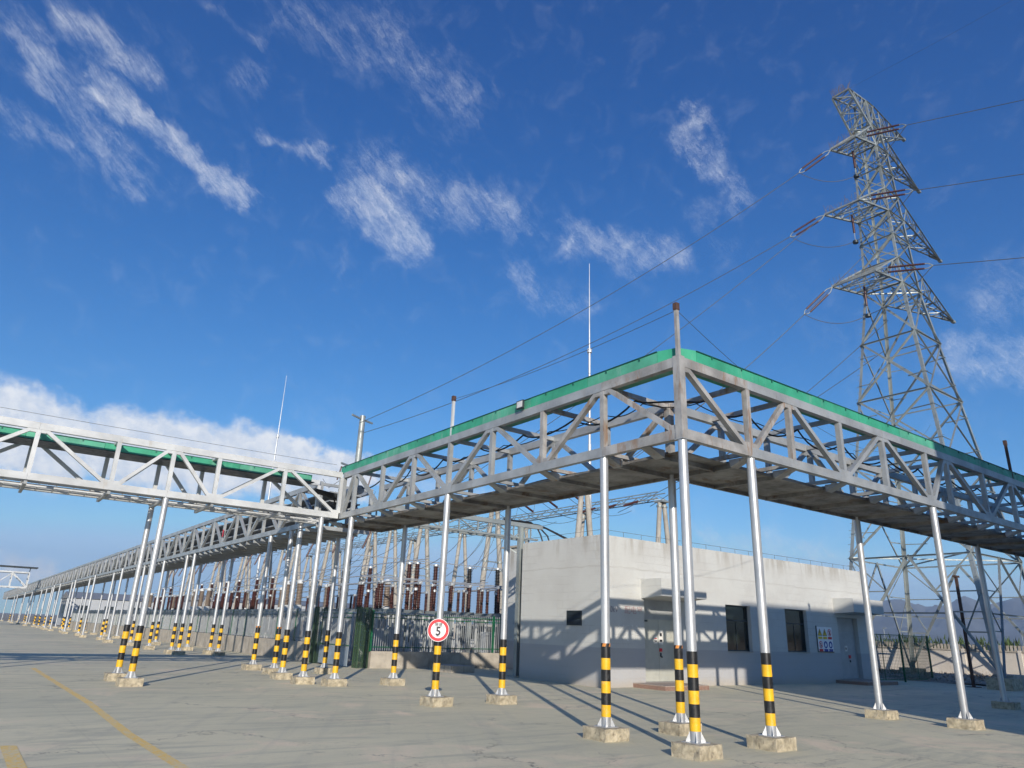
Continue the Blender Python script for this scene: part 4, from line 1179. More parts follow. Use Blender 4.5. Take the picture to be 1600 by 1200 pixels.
# right-hand green mesh fence panels
RF = thing('mesh_fence', 'green welded-mesh fence panels right of the white building', 'fence', (28.0, 12.2, 0))
fp = [(27.95, 12.45), (29.25, 12.0), (30.75, 11.45), (34.1, 11.75)]
fp = [(28.0, 12.1), (30.42, 11.3), (34.27, 11.66)]
for (x, y) in fp:
    MB().box(x - .04, x + .04, y - .04, y + .04, 0, 2.36).build('fence_post', M['fgreen'], RF)
for (xa, ya), (xb, yb_) in zip(fp, fp[1:]):
    a = Vector((xa, ya, 0)); b = Vector((xb, yb_, 0)); d = b - a; L = d.length; d /= L
    for z in (.1, 2.3): MB().bar(a + Vector((0, 0, z)) + d * .04, b + Vector((0, 0, z)) - d * .04, .03, .04).build('rail', M['fgreen'], RF)
    mb = MB(); n = int(L / .10)
    for i in range(1, n): mb.bar(a + d * i * L / n + Vector((0, 0, .12)), a + d * i * L / n + Vector((0, 0, 2.28)), .010, .010)
    for i in range(1, 15): mb.bar(a + d * .04 + Vector((0, 0, .12 + .15 * i)), b - d * .04 + Vector((0, 0, .12 + .15 * i)), .010, .010)
    mb.build('wire_mesh', M['fgreen'], RF, kind='stuff')
    m_ = (a + b) / 2; MB().bar(m_ + Vector((0, 0, .1)), m_ + Vector((0, 0, 2.3)), .025, .025).build('middle_upright', M['fgreen'], RF)

# rusty standing post and dark concrete block
RP = thing('rusty_post', 'slim rust-brown steel post with a top bracket standing before the pylon', 'post', (30.38, 8.05, 0))
MB().box(30.32, 30.44, 7.99, 8.11, .02, 5.15).build('upright', M['rustpost'], RP)
MB().box(30.15, 30.62, 7.8, 8.3, .0, .03).build('base_plate', M['rustpost'], RP)
MB().box(30.15, 30.62, 7.97, 8.13, 5.151, 5.24).build('top_bracket', M['rustpost'], RP)
o = MB().box(31.3, 33.2, 6.6, 7.5, 0, .62).build('concrete_block', M['conc']); tag(o, 'dark concrete block in the shade beside the rust-brown post', 'concrete block')

# ------------------------------------------------------------------ perimeter wall and hedge
PW = thing('perimeter_wall', 'pale precast perimeter wall with pickets along its top, behind the pylon', 'wall', (39.5, -30, 0))
y = -30.
while y < 60:
    MB().box(39.45, 39.6, y + .09, y + 2.91, 0, 1.62).build('wall_panel', M['kerb'], PW)
    MB().box(39.38, 39.66, y - .09, y + .09, 0, 1.74).build('pilaster', M['kerb'], PW)
    MB().box(39.40, 39.64, y + .092, y + 2.908, 1.622, 1.70).build('coping', M['conc'], PW)
    y += 3.0
pm = MB().box(-.05, .05, -.055, .055, 1.7, 2.0).mesh()
for i in range(295): link('wall_picket', pm, M['conc'], PW, (.02, 10 + .2 * i, 0))
hd = MB()
rnd = random.Random(5)
for i in range(1500):
    y = -20 + 75 * rnd.random(); x = 43 + 4 * rnd.random(); h = rnd.uniform(1.35, 2.0); w = rnd.uniform(.3, .5); b0 = len(hd.v)
    for k in range(14):
        a = rnd.uniform(0, 6.28); z = .4 + h * k / 14; r = w * (1 - k / 15)
        px, py = x + r * math.cos(a), y + r * math.sin(a)
        hd.add([(px, py, z), (px + .12 * math.cos(a + 1), py + .12 * math.sin(a + 1), z + .05), (x + r * .3 * math.cos(a), y + r * .3 * math.sin(a), z + .42)], [(0, 1, 2)])
o = hd.build('hedge', M['leaf']); tag(o, 'row of dark pointed evergreens rising behind the perimeter wall', 'hedge', kind='stuff')

# small lamp posts behind the wall
for i, (x, y) in enumerate(((58, 26), (60, 21), (62, 16.5), (64, 12))):
    L_ = thing('lamp_post', '%s small far lamp post from the left, above the hedge' % ORD[i], 'lamp post', (x, y, 0), 'lamp posts behind the perimeter wall')
    MB().tube([(x, y, 0), (x, y, 3.2)], .03, 6).build('pole', M['galv'], L_); MB().box(x - .1, x + .1, y - .22, y + .05, 3.2, 3.26).build('lamp_head', M['galv'], L_)

# ------------------------------------------------------------------ the pylon
TX, TY = 33.8, 10.43
PY = thing('pylon', 'tall galvanised lattice pylon with three levels of crossarms, towering at right', 'pylon', (TX, TY, 0))
PYW = [(.5, 3.89), (23.1, 1.21), (33.73, .79), (37.87, .42)]
def hw(z):
    for (a, wa), (b, wb) in zip(PYW, PYW[1:]):
        if z <= b: return wa + (wb - wa) * (z - a) / (b - a)
    return PYW[-1][1]
CO = [(-1, -1), (1, -1), (1, 1), (-1, 1)]
def cp(k, z): w = hw(z); return Vector((TX + CO[k % 4][0] * w, TY + CO[k % 4][1] * w, z))
for k in range(4):
    for z0, z1, w in ((.5, 11.8, .2), (11.8, 23.1, .17), (23.1, 33.73, .14), (33.73, 37.87, .12)):
        up = Vector((CO[k][0], CO[k][1], 0))
        # angle section: two plates
        a, b = cp(k, z0), cp(k, z1); mb = MB(); sx, sy = CO[k]
        mb.add([a, a + Vector((-sx * w, 0, 0)), b + Vector((-sx * w, 0, 0)), b, a + Vector((0, -sy * .016, 0)), a + Vector((-sx * w, -sy * .016, 0)), b + Vector((-sx * w, -sy * .016, 0)), b + Vector((0, -sy * .016, 0))],
               [(0, 1, 2, 3), (7, 6, 5, 4), (0, 4, 5, 1), (1, 5, 6, 2), (2, 6, 7, 3), (3, 7, 4, 0)])
        q = Vector((0, -sy * .0161, 0)); e = Vector((-sx * .016, 0, 0)); w2 = Vector((0, -sy * w, 0))
        mb.add([a + q, a + w2, b + w2, b + q, a + q + e, a + w2 + e, b + w2 + e, b + q + e], [(0, 1, 2, 3), (7, 6, 5, 4), (0, 4, 5, 1), (1, 5, 6, 2), (2, 6, 7, 3), (3, 7, 4, 0)])
        mb.build('leg', M['galv'], PY)
    f0 = cp(k, .5)
    MB().box(f0.x - .55, f0.x + .55, f0.y - .55, f0.y + .55, -.1, .52).build('concrete_footing', M['footing'], PY)
    # climbing pegs on one leg
    if k in (0, 3):
        mb = MB(); z = 2.
        while z < 36:
            p = cp(k, z); s_ = 1 if int(z / .4) % 2 else -1
            dv = Vector((CO[k][0], 0, 0)) if s_ > 0 else Vector((0, CO[k][1], 0))
            mb.bar(p, p + dv * .16, .02, .02); z += .4
        mb.build('climbing_pegs', M['galv'], PY, kind='stuff')
lv = [.5, 6.4, 11.6, 15.8, 19.6, 23.1, 24.9, 26.65, 28.42, 30.2, 31.95, 33.73, 35.7, 37.87]
inw = .03
for i in range(len(lv) - 1):
    z0, z1 = lv[i], lv[i + 1]; bw = .10 if i < 5 else .085
    for k in range(4):
        a0, a1, b0, b1 = cp(k, z0), cp(k, z1), cp(k + 1, z0), cp(k + 1, z1)
        nrm = Vector((CO[k][0] + CO[(k + 1) % 4][0], CO[k][1] + CO[(k + 1) % 4][1], 0)).normalized()
        if i == 0:
            mid = (a1 + b1) / 2
            for p in (a0, b0):
                MB().angle(p + nrm * .01, mid, .12, .014, nrm).build('brace', M['galv'], PY)
            MB().angle(a0 + (mid - a0) * .5, b0 + (mid - b0) * .5, .07, .009, nrm).build('secondary_brace', M['galv'], PY)
            MB().angle(a0 + (a1 - a0) * .5, a0 + (mid - a0) * .5, .07, .009, nrm).build('secondary_brace', M['galv'], PY)
            MB().angle(b0 + (b1 - b0) * .5, b0 + (mid - b0) * .5, .07, .009, nrm).build('secondary_brace', M['galv'], PY)
            for p, q in ((a0, a1), (b0, b1)):
                for f_ in (.35, .68):
                    m1 = p + (mid - p) * f_; m2 = p + (q - p) * f_
                    MB().angle(m1, m2, .06, .008, nrm).build('secondary_brace', M['galv'], PY)
                    MB().angle(m1, p + (q - p) * min(1, f_ + .32), .06, .008, nrm).build('secondary_brace', M['galv'], PY)
        else:
            MB().angle(a0 + nrm * .012, b1 + nrm * .012, bw, .01, nrm).build('brace', M['galv'], PY)
            MB().angle(b0 - nrm * .02, a1 - nrm * .02, bw, .01, nrm).build('brace', M['galv'], PY)
            if i < 4:
                c_ = (a0 + b1 + b0 + a1) / 4
                for p, q in ((a0, a1), (b0, b1)):
                    for f_ in (.27, .75):
                        m2 = p + (q - p) * f_
                        base = p if f_ < .5 else q
                        m1 = base + (c_ - base) * (.52)
                        MB().angle(m1, m2, .055, .008, nrm).build('secondary_brace', M['galv'], PY)
        MB().angle(a1, b1, bw * .9, .01, nrm).build('horizontal_brace', M['galv'], PY)
    if i in (0, 4, 8, 11):
        MB().angle(cp(0, z1), cp(2, z1), .07, .01).build('diaphragm_brace', M['galv'], PY); MB().angle(cp(1, z1) + Vector((0, 0, .02)), cp(3, z1) + Vector((0, 0, .02)), .07, .01).build('diaphragm_brace', M['galv'], PY)


def lace(arm, A0, A1, B0, B1, n, w):
    """zig-zag lacing between chord A0-A1 and chord B0-B1"""
    for i in range(n):
        p = A0 + (A1 - A0) * i / n; q = B0 + (B1 - B0) * (i + (1 if i % 2 == 0 else 0)) / n
        p2 = A0 + (A1 - A0) * (i + (0 if i % 2 == 0 else 1)) / n; q2 = B0 + (B1 - B0) * (i + (1 if i % 2 == 0 else 0)) / n
        q2 = B0 + (B1 - B0) * ((i + 1) / n if i % 2 == 0 else i / n)
        MB().angle(p2, q2, w, .008).build('lacing', M['galv'], arm)
        if i: MB().angle(A0 + (A1 - A0) * i / n, B0 + (B1 - B0) * i / n, w, .008).build('lacing', M['galv'], arm)


def arm_obj(): 
    o_ = bpy.data.objects.new('crossarm', None); COL.objects.link(o_); o_.parent = PY; return o_


def member(arm, a, b, w, name='chord'): MB().angle(a, b, w, .012).build(name, M['galv'], arm)


ARM = {1: (23.09, 3.76, .88, 1.92, 7.2, -.59), 2: (28.42, 3.58, .45, 1.92, 8.22, -.1), 3: (33.73, 2.64, .4, 1.43, 6.75, -.07), 4: (37.89, 2.42, .29, .90, 5.72, -.04)}
LT = {}; RT = {}
for i, (z, Lw, n_, m_, Rw, yo) in ARM.items():
    zb = z if i < 4 else 36.3; zt = z + 1.75 if i < 4 else 37.8
    l1 = Vector((TX - Lw, TY - n_, z)); l2 = Vector((TX - Lw, TY + m_, z)); rt = Vector((TX + Rw, TY + yo, z))
    LT[i] = (l1, l2); RT[i] = rt
    c = {k: cp(k, zb) for k in range(4)}; d = {k: cp(k, zt) for k in range(4)}
    if i == 4:
        # horizontal earth-wire beam: upper chords straight from the left end to the right tip
        for k in range(4): c[k] = cp(k, 35.2); d[k] = cp(k, 37.87)
    arm = arm_obj()
    for e, kb in ((l1, 0), (l2, 3)):
        member(arm, c[kb], e, .11); member(arm, d[kb], e + Vector((0, 0, .02)), .09)
    member(arm, l1, l2, .1, 'end_member')
    lace(arm, c[0], l1, c[3], l2, 4 if i != 4 else 5, .06); lace(arm, c[0], l1, d[0], l1, 4, .05); lace(arm, c[3], l2, d[3], l2, 4, .05); lace(arm, d[0], l1, d[3], l2, 4, .05)
    arm = arm_obj()
    for kb in (1, 2):
        member(arm, c[kb], rt, .11); member(arm, d[kb], rt + Vector((0, 0, .02)), .09)
    lace(arm, c[1], rt, c[2], rt, 6, .055); lace(arm, c[1], rt, d[1], rt, 6, .05); lace(arm, c[2], rt, d[2], rt, 6, .05); lace(arm, d[1], rt, d[2], rt, 5, .05)
    MB().box(rt.x - .12, rt.x + .22, rt.y - .1, rt.y + .1, rt.z - .06, rt.z + .1).build('tip_plate', M['galv'], arm)
# bird spikes on the left arm ends
mb = MB()
for i in (1, 2, 3, 4):
    l1, l2 = LT[i]
    for k in range(26):
        p = l1 + (l2 - l1) * (k / 25) + Vector((.0, 0, .05))
        mb.bar(p, p + Vector((random.uniform(-.25, .1), random.uniform(-.25, .25), random.uniform(.3, .6))), .012, .012)
mb.build('bird_spikes', M['twig'], PY, kind='stuff')


def insulator_profile(r0, r1, L, n):
    pr = []
    for i in range(n):
        z = L * i / n; pr += [(r0, z), (r1, z + L / n * .35), (r0, z + L / n * .6)]
    pr.append((r0, L)); return pr


def string(a, b, off, label, group):
    """double strain string between a and b"""
    a = Vector(a); b = Vector(b); d = (b - a); L = d.length; d.normalize()
    rt = thing('insulator_string', label, 'insulator', tuple(a), group)
    side = d.cross(Vector((0, 0, 1))).normalized() if abs(d.z) < .95 else Vector((0, 1, 0))
    up = side.cross(d)
    i0, i1 = L * .22, L * .86
    for s_ in (-off, off):
        p0 = a + d * i0 + up * s_; p1 = a + d * i1 + up * s_
        n = 22; pts = []; rs = []
        for k in range(n * 2 + 1): pts.append(p0 + (p1 - p0) * k / (2 * n)); rs.append(.075 if k % 2 else .04)
        MB().tube(pts, rs, 10).build('insulator_discs', M['brown'], rt)
        MB().tube([a, a + d * i0 * .6 + up * s_, p0], .03, 6).build('yoke', M['galv'], rt)
        MB().tube([p1, p1 + d * (L - i1) * .4, b], .03, 6).build('yoke', M['galv'], rt)
    return rt


def wire(pts_a, pts_b, sag, r, label, name='power_line', n=28, grp=None):
    a = Vector(pts_a); b = Vector(pts_b); pts = [a + (b - a) * (k / n) - Vector((0, 0, 4 * sag * (k / n) * (1 - k / n))) for k in range(n + 1)]
    o_ = MB().tube(pts, r, 6).build(name, M['wire']); tag(o_, label, 'power line', grp); return pts


MP = Vector((13.37, 44.01, 0))     # far monopole
lev = {3: 'upper', 2: 'middle', 1: 'lower'}
ends = {3: Vector((12.6, 42.9, 17.0)), 2: Vector((13.4, 43.5, 16.5)), 1: Vector((20.0, 26.0, 10.0))}
rends = {3: Vector((33.28, 1.2, 32.7)), 2: Vector((32.53, 1.84, 27.6)), 1: Vector((31.97, 2.56, 22.4))}
for i in (3, 2, 1):
    l1, l2 = LT[i]
    E = ends[i]; d = (E - l2); d.z -= 6 if i > 1 else 3; d.normalize(); b = l2 + d * 2.5
    string(l2, b, .15, '%s double brown insulator string pulling left from the pylon arm' % lev[i], 'strain strings on the pylon')
    wire(b, E, 1.2 if i > 1 else .7, .022, '%s conductor from the pylon arm down towards the left' % lev[i])
    E2 = rends[i]; d2 = (E2 - l1); d2.z -= .6; far = l1 + d2.normalized() * 60 + Vector((0, 0, 2)); d2.normalize(); b2 = l1 + d2 * 3.0
    string(l1, b2, .15, '%s double brown insulator string seen across the pylon body' % lev[i], 'strain strings on the pylon')
    wire(b2, far, .8, .022, '%s conductor leaving the pylon to the right edge' % lev[i])
    # jumper with its hanging insulator
    j = Vector((l1.x + 1.0, (l1.y + l2.y) / 2 - .1, l1.z - .05)); hb = j - Vector((0, 0, 2.1))
    hs = thing('hanging_insulator', '%s single brown insulator hanging under the left pylon arm with a round weight' % lev[i], 'insulator', tuple(j), 'hanging insulators on the pylon')
    pts = []; rs = []
    for k in range(41): pts.append(j - Vector((0, 0, .15 + 1.35 * k / 40))); rs.append(.08 if k % 2 else .045)
    MB().tube(pts, rs, 10).build('insulator_discs', M['brown'], hs)
    MB().tube([j - Vector((0, 0, 1.5)), hb], .02, 6).build('drop_rod', M['galv'], hs)
    MB().tube([hb - Vector((0, 0, .14)), hb + Vector((0, 0, .03))], .17, 12).build('weight', M['frame'], hs)
    pts = []
    for k in range(13):
        t_ = k / 12; p = b + (hb - b) * t_; pts.append(p - Vector((0, 0, 1.1 * 4 * t_ * (1 - t_) * .55)))
    for k in range(1, 10):
        t_ = k / 9; p = hb + (b2 - hb) * t_; pts.append(p - Vector((0, 0, .8 * 4 * t_ * (1 - t_) * .5)))
    o_ = MB().tube(pts, .02, 6).build('jumper_cable', M['wire']); tag(o_, '%s jumper cable looping under the left pylon arm' % lev[i], 'cable')
wire(LT[4][0], Vector((29.5, -30, 37.5)), 1.0, .006, 'thin earth wire leaving the left end of the pylon top')
wire(LT[2][1], Vector((13.2, 36.6, 8.6)), .9, .02, 'second slack line falling left from the middle pylon arm to the front gantry row')
L3 = Vector((32.2, 10.2, 26.2))
wire(L3, Vector((19.1, 23.2, 9.9)), .8, .02, 'slack line dropping from the middle pylon arm to the nearest concrete gantry')
wire(Vector((32.6, 10.4, 20.9)), Vector((25.4, 24, 9.9)), .6, .02, 'line dropping from the lower pylon arm to the far gantry')
wire(Vector((32.6, 10.9, 19.0)), Vector((25.4, 27, 9.8)), .5, .02, 'lowest line dropping from the pylon body to the far gantry')
# stanchion wire along the bridges
wire(Vector((-15, 15.4, 7.2)), Vector((-.1, 15.6, 7.2)), .03, .006, 'thin wire above the crossing bridge', n=10)
wire(Vector((0, 0, 7.8)), Vector((0, 8.06, 7.9)), .12, .006, 'thin wire between the stanchions over the left bridge', n=10)
gp = Vector((.2, .1, 7.85)); wire(gp, Vector((33.2, 9.2, 14.0)), 2.2, .006, 'thin slack line crossing from the corner stanchion towards the pylon')

# ------------------------------------------------------------------ monopole, masts
MPO = thing('monopole', 'tall pale steel monopole with two crossarms behind the left bridge', 'power pole', tuple(MP))
MB().tube([(MP.x, MP.y, 0), (MP.x, MP.y, 18)], [.36, .23], 14).build('shaft', M['galv'], MPO)
for z, L_, dx in ((17.7, 1.15, 1), (13.6, 1.7, 1)):
    for s_ in (-1, 1):
        MB().bar((MP.x + .15 * s_, MP.y + .08 * s_, z), (MP.x + s_ * L_ * 1.05, MP.y + s_ * L_ * .55, z + .03), .10, .14).build('crossarm', M['galv'], MPO)
for s_ in (-1, 1):
    p = Vector((MP.x + s_ * 1.7, MP.y + s_ * .9, 13.6))
    pts = [p - Vector((0, 0, .2 + 1.1 * k / 24)) - Vector((.25 * k / 24, 0, 0)) for k in range(25)]
    MB().tube(pts, [.07 if k % 2 else .04 for k in range(25)], 8).build('insulator_discs', M['brown'], MPO)
    MB().tube([p - Vector((0, 0, 1.3)), p + Vector((.6 * s_, .6, -1.9)), p + Vector((1.0 * s_, 1.0, -1.2))], .02, 6).build('jumper_cable', M['wire'], MPO)


def mast(x, y, h, label, r=.16):
    rt = thing('lightning_mast', label, 'lightning mast', (x, y, 0), 'lightning masts')
    MB().tube([(x, y, 0), (x, y, h * .5)], [r, r * .8], 12).build('lower_tube', M['mast'], rt)
    MB().tube([(x, y, h * .5), (x, y, h * .745)], [r * .62, r * .55], 12).build('upper_tube', M['mast'], rt)
    MB().tube([(x, y, h * .742), (x, y, h * .752)], [r * 1.2, r * 1.2], 12).build('flange', M['mast'], rt)
    MB().tube([(x, y, h * .752), (x, y, h)], [r * .4, r * .12], 8).build('needle', M['mast'], rt)
    MB().box(x - .3, x + .3, y - .3, y + .3, 0, .15).build('footing', M['conc'], rt)


mast(24.88, 29.29, 30, 'tallest slender lightning mast, rising behind the left bridge near the middle')
mast(16.04, 73.25, 30, 'thin far lightning mast rising above the crossing bridge', .15)
mast(7.0, 90.0, 17, 'small far lattice-topped mast seen under the crossing bridge', .2)

# ------------------------------------------------------------------ concrete gantries
def aframe(x, y, h, label, spread=1.25, axis='x', ladder=False, r=.20, group='concrete A-frame gantry columns'):
    rt = thing('gantry_column', label, 'gantry', (x, y, 0), group)
    for s_ in (-1, 1):
        dx, dy = ((s_ * spread, 0) if axis == 'x' else (0, s_ * spread))
        k = .16
        MB().tube([(x + dx, y + dy, 0), (x + dx * k, y + dy * k, h)], [r * 1.05, r * .78], 12).build('concrete_pole', M['polec'], rt)
    z = h * .62; q = spread * (1 - .62) + spread * .16 * .62
    for zz in (z, z - .55):
        q = spread * (1 - zz / h * .84)
        a, b = ((x - q, y, zz), (x + q, y, zz)) if axis == 'x' else ((x, y - q, zz), (x, y + q, zz))
        MB().bar(a, b, .10, .07).build('tie_bar', M['galv'], rt)
    for s_ in (-1, 1):
        for zz in (z, z - .55, h - .25):
            q = spread * (1 - zz / h * .84)
            p = (x + s_ * q, y) if axis == 'x' else (x, y + s_ * q)
            MB().tube([(p[0], p[1], zz - .06), (p[0], p[1], zz + .06)], r * 1.08, 12).build('pole_band', M['galv'], rt)
    MB().box(x - .35, x + .35, y - .35, y + .35, h, h + .12).build('head_plate', M['galv'], rt)
    if ladder:
        mb = MB(); xl = x + 1.0
        for yy_ in (y - .18, y + .18): mb.bar((xl, yy_, .3), (x + .3, yy_, h), .03, .03)
        for i in range(int(h / .35)):
            z_ = .4 + .35 * i; xx = xl + (x + .3 - xl) * (z_ / h); mb.bar((xx, y - .18, z_), (xx, y + .18, z_), .02, .02)
        mb.build('ladder', M['galv'], rt)
    return rt


def lattice_beam(x, y0, y1, z, label, group, strings=(), axis='y'):
    rt = thing('gantry_beam', label, 'gantry beam', (x, y0, z), group); w = .35; hgt = .5
    ch = [(x - w, z + .12), (x + w, z + .12), (x, z + .12 - hgt - .12)]
    ch = [(x - w, z + .55), (x + w, z + .55), (x - w, z + .125), (x + w, z + .125)]
    for cx_, cz_ in ch: MB().bar((cx_, y0, cz_), (cx_, y1, cz_), .06, .06).build('chord', M['galv'], rt)
    n = max(4, int((y1 - y0) / .75)); mb = MB()
    for i in range(n):
        a = y0 + (y1 - y0) * i / n; b = y0 + (y1 - y0) * (i + 1) / n
        for cx_ in (x - w, x + w):
            mb.bar((cx_, a, z + .55 if i % 2 else z + .125), (cx_, b, z + .125 if i % 2 else z + .55), .035, .035)
        mb.bar((x - w if i % 2 else x + w, a, z + .125), (x + w if i % 2 else x - w, b, z + .125), .03, .03)
    mb.build('lattice', M['galv'], rt)
    for k, (sy, dx, dz) in enumerate(strings):
        a = Vector((x + (.35 if dx > 0 else -.35), sy, z + .15)); b = a + Vector((dx, 0, dz)).normalized() * 1.6
        pts = [a + (b - a) * (.12 + .88 * k_ / 28) for k_ in range(29)]
        MB().tube(pts, [.085 if k_ % 2 else .05 for k_ in range(29)], 8).build('insulator_string', M['brown'], rt)
        MB().tube([a, a + (b - a) * .12], .02, 6).build('shackle', M['galv'], rt)
    return rt


G1 = [(23.1, 'A-frame gantry column rising just behind the white building roof, nearest one'),
      (32.3, 'A-frame gantry column seen right of the speed limit sign, second in its row'),
      (42.0, 'A-frame gantry column seen left of the speed limit sign, third in its row'),
      (51.1, 'A-frame gantry column above the front mesh gate pillar, fourth in its row'),
      (60.2, 'A-frame gantry column, fifth in its row'), (69.3, 'A-frame gantry column, sixth in its row'),
      (78.4, 'A-frame gantry column, seventh in its row'), (87.5, 'A-frame gantry column, eighth in its row'), (97, 'A-frame gantry column, ninth in its row, farthest')]
for i, (y, lab) in enumerate(G1): aframe(18.7, y, 10, 'concrete ' + lab, ladder=(i in (2, 4, 6)))
for i in range(len(G1) - 1):
    y0, y1 = G1[i][0], G1[i + 1][0]
    lattice_beam(18.7, y0, y1, 10.12, '%s lattice beam of the near gantry row, counted from the white building' % ORD[i], 'gantry beams',
                 [(y0 + (y1 - y0) * f_, sx, -.45) for f_ in (.22, .5, .78) for sx in ((1,) if i < 1 else ())])
G2 = [22.9, 30.2, 37.5, 46.5, 55.5, 64.5, 73.5, 82.5]
for i, y in enumerate(G2): aframe(25.3, y, 10, 'concrete A-frame column of the rear gantry row, %s from the building' % ORD[i], r=.19)
for i in range(len(G2) - 1):
    lattice_beam(25.3, G2[i], G2[i + 1], 10.12, '%s lattice beam of the rear gantry row, counted from the building' % ORD[i], 'gantry beams',
                 [(G2[i] + (G2[i + 1] - G2[i]) * f_, -1, -.35) for f_ in ((.22, .5, .78) if i < 1 else ())])
# middle row of thinner A-frames nearer the fence
for i, y in enumerate((36.6, 47.0, 57.5, 68., 79., 90., 101)):
    aframe(13.2, y, 8.2, 'slimmer concrete A-frame column of the front gantry row, %s from the gate' % ORD[i], 1.0, r=.15)
for i, (y0, y1) in enumerate(((36.6, 47.0), (47., 57.5), (57.5, 68.), (68, 79), (79, 90), (90, 101))):
    lattice_beam(13.2, y0, y1, 8.3, '%s lattice beam of the front gantry row, from the gate' % ORD[i], 'gantry beams', [(y0 + (y1 - y0) * f_, -1, -2.6) for f_ in (.25, .5, .75)])

# ------------------------------------------------------------------ switchyard equipment
def ins_mesh(r0, r1, L, n, seg=10): return MB().lathe([(r0, 0)] + insulator_profile(r0, r1, L, n)[1:], (0, 0, 0), seg, False).mesh()


IM = {}
def insul(parent, name, loc, r0, r1, L, n, mat):
    key = (r0, r1, L, n, mat)
    if key not in IM:
        me = ins_mesh(r0, r1, L, n); me.materials.append(M[mat]); IM[key] = me
    return link(name, IM[key], None, parent, loc)


PB = {}
def pbox(parent, name, key, build, mat, loc=(0, 0, 0)):
    if key not in PB:
        me = build().mesh(); me.materials.append(M[mat]); PB[key] = me
    return link(name, PB[key], None, parent, loc)


def ct(x, y, label, grp):
    r_ = thing('current_transformer', label, 'transformer', (x, y, 0), grp)
    pbox(r_, 'support', 'ctsup', lambda: MB().box(-.16, .16, -.16, .16, 0, 2.45).box(-.3, .3, -.3, .3, 2.45, 2.55), 'conc')
    pbox(r_, 'tank', 'cttank', lambda: MB().tube([(0, 0, 2.55), (0, 0, 2.95)], .27, 12), 'white')
    insul(r_, 'insulator', (0, 0, 2.95), .17, .25, 1.35, 14, 'tan')
    pbox(r_, 'head', 'cthead', lambda: MB().tube([(0, 0, 4.3), (0, 0, 4.42), (0, 0, 4.55)], [.22, .24, .12], 12).tube([(-.4, 0, 4.45), (.4, 0, 4.45)], .03, 6), 'white')
    return r_


def disconnector(x, y, label, grp):
    r_ = thing('disconnector', label, 'switch', (x, y, 0), grp)
    pbox(r_, 'support', 'dissup', lambda: MB().box(-.09, .09, -1.2, -1.02, 0, 2.5).box(-.09, .09, 1.02, 1.2, 0, 2.5).box(-.12, .12, -1.4, 1.4, 2.5, 2.68), 'galv')
    for yy_ in (-1.0, 1.0): insul(r_, 'insulator', (0, yy_, 2.68), .075, .13, 1.3, 15, 'brown')
    pbox(r_, 'blade', 'disbl', lambda: MB().tube([(0, -1.15, 4.05), (0, 1.15, 4.05)], .05, 8).box(-.1, .1, -1.1, -.9, 3.98, 4.14).box(-.1, .1, .9, 1.1, 3.98, 4.14), 'alu')
    pbox(r_, 'drive_rod', 'disrod', lambda: MB().bar((.15, -1, 1.1), (.15, -1, 2.5), .04, .04).box(.1, .35, -1.15, -.85, .9, 1.3), 'white')
    return r_


def breaker(x, y, label, grp, black=False):
    r_ = thing('circuit_breaker', label, 'breaker', (x, y, 0), grp)
    pbox(r_, 'support', 'brsup', lambda: MB().box(-.7, -.6, -.1, .1, 0, 2.3).box(.6, .7, -.1, .1, 0, 2.3).box(-.8, .8, -.16, .16, 2.3, 2.5).box(-.3, .3, -.3, .3, 1.0, 2.0), 'galv')
    insul(r_, 'insulator', (0, 0, 2.5), .10, .17, 1.35, 15, 'blackins' if black else 'brown')
    pbox(r_, 'flange', 'brfl', lambda: MB().tube([(0, 0, 3.85), (0, 0, 3.99)], .16, 12), 'alu')
    insul(r_, 'upper_insulator', (0, 0, 3.99), .11, .19, 1.35, 15, 'blackins' if black else 'brown')
    pbox(r_, 'terminal', 'brt', lambda: MB().tube([(0, 0, 5.34), (0, 0, 5.45)], .18, 12).tube([(-.5, 0, 5.4), (.5, 0, 5.4)], .025, 6), 'alu')
    return r_


rows_ = []
i = 0; y = 29.0
while y < 100:
    k = ORD[min(i, 21)] if i < 22 else ORD[i - 22]
    if i % 9 < 3: disconnector(8.2, y, 'brown disconnector behind the left fence, %s piece of that row from the gate' % k, 'equipment behind the left fence')
    elif i % 9 < 6: ct(8.2, y, 'grey-tan instrument transformer behind the left fence, %s piece of that row from the gate' % k, 'equipment behind the left fence')
    else: disconnector(8.2, y, 'brown disconnector by the left fence, %s piece of that row from the gate' % k, 'equipment behind the left fence')
    y += 2.35 if i % 3 < 2 else 3.4; i += 1
    if i >= 22: break
while y < 100:
    disconnector(8.2, y, 'brown disconnector at the distant end of the left fence row, %s from its far end' % ORD[int((100 - y) / 3.)], 'far equipment of the left fence row'); y += 3.
i = 0; y = 30.2
while y < 96 and i < 22:
    (breaker if i % 3 != 1 else ct)(11.2, y, 'taller porcelain unit of the second equipment row, %s from the front fence' % ORD[i], 'second equipment row'); y += 2.6 if i % 3 < 2 else 4.; i += 1
i = 0; y = 27.0
while y < 96 and i < 22:
    disconnector(15.4, y, 'brown disconnector of the third equipment row, %s from the front fence' % ORD[i], 'third equipment row'); y += 2.6 if i % 3 < 2 else 4.; i += 1
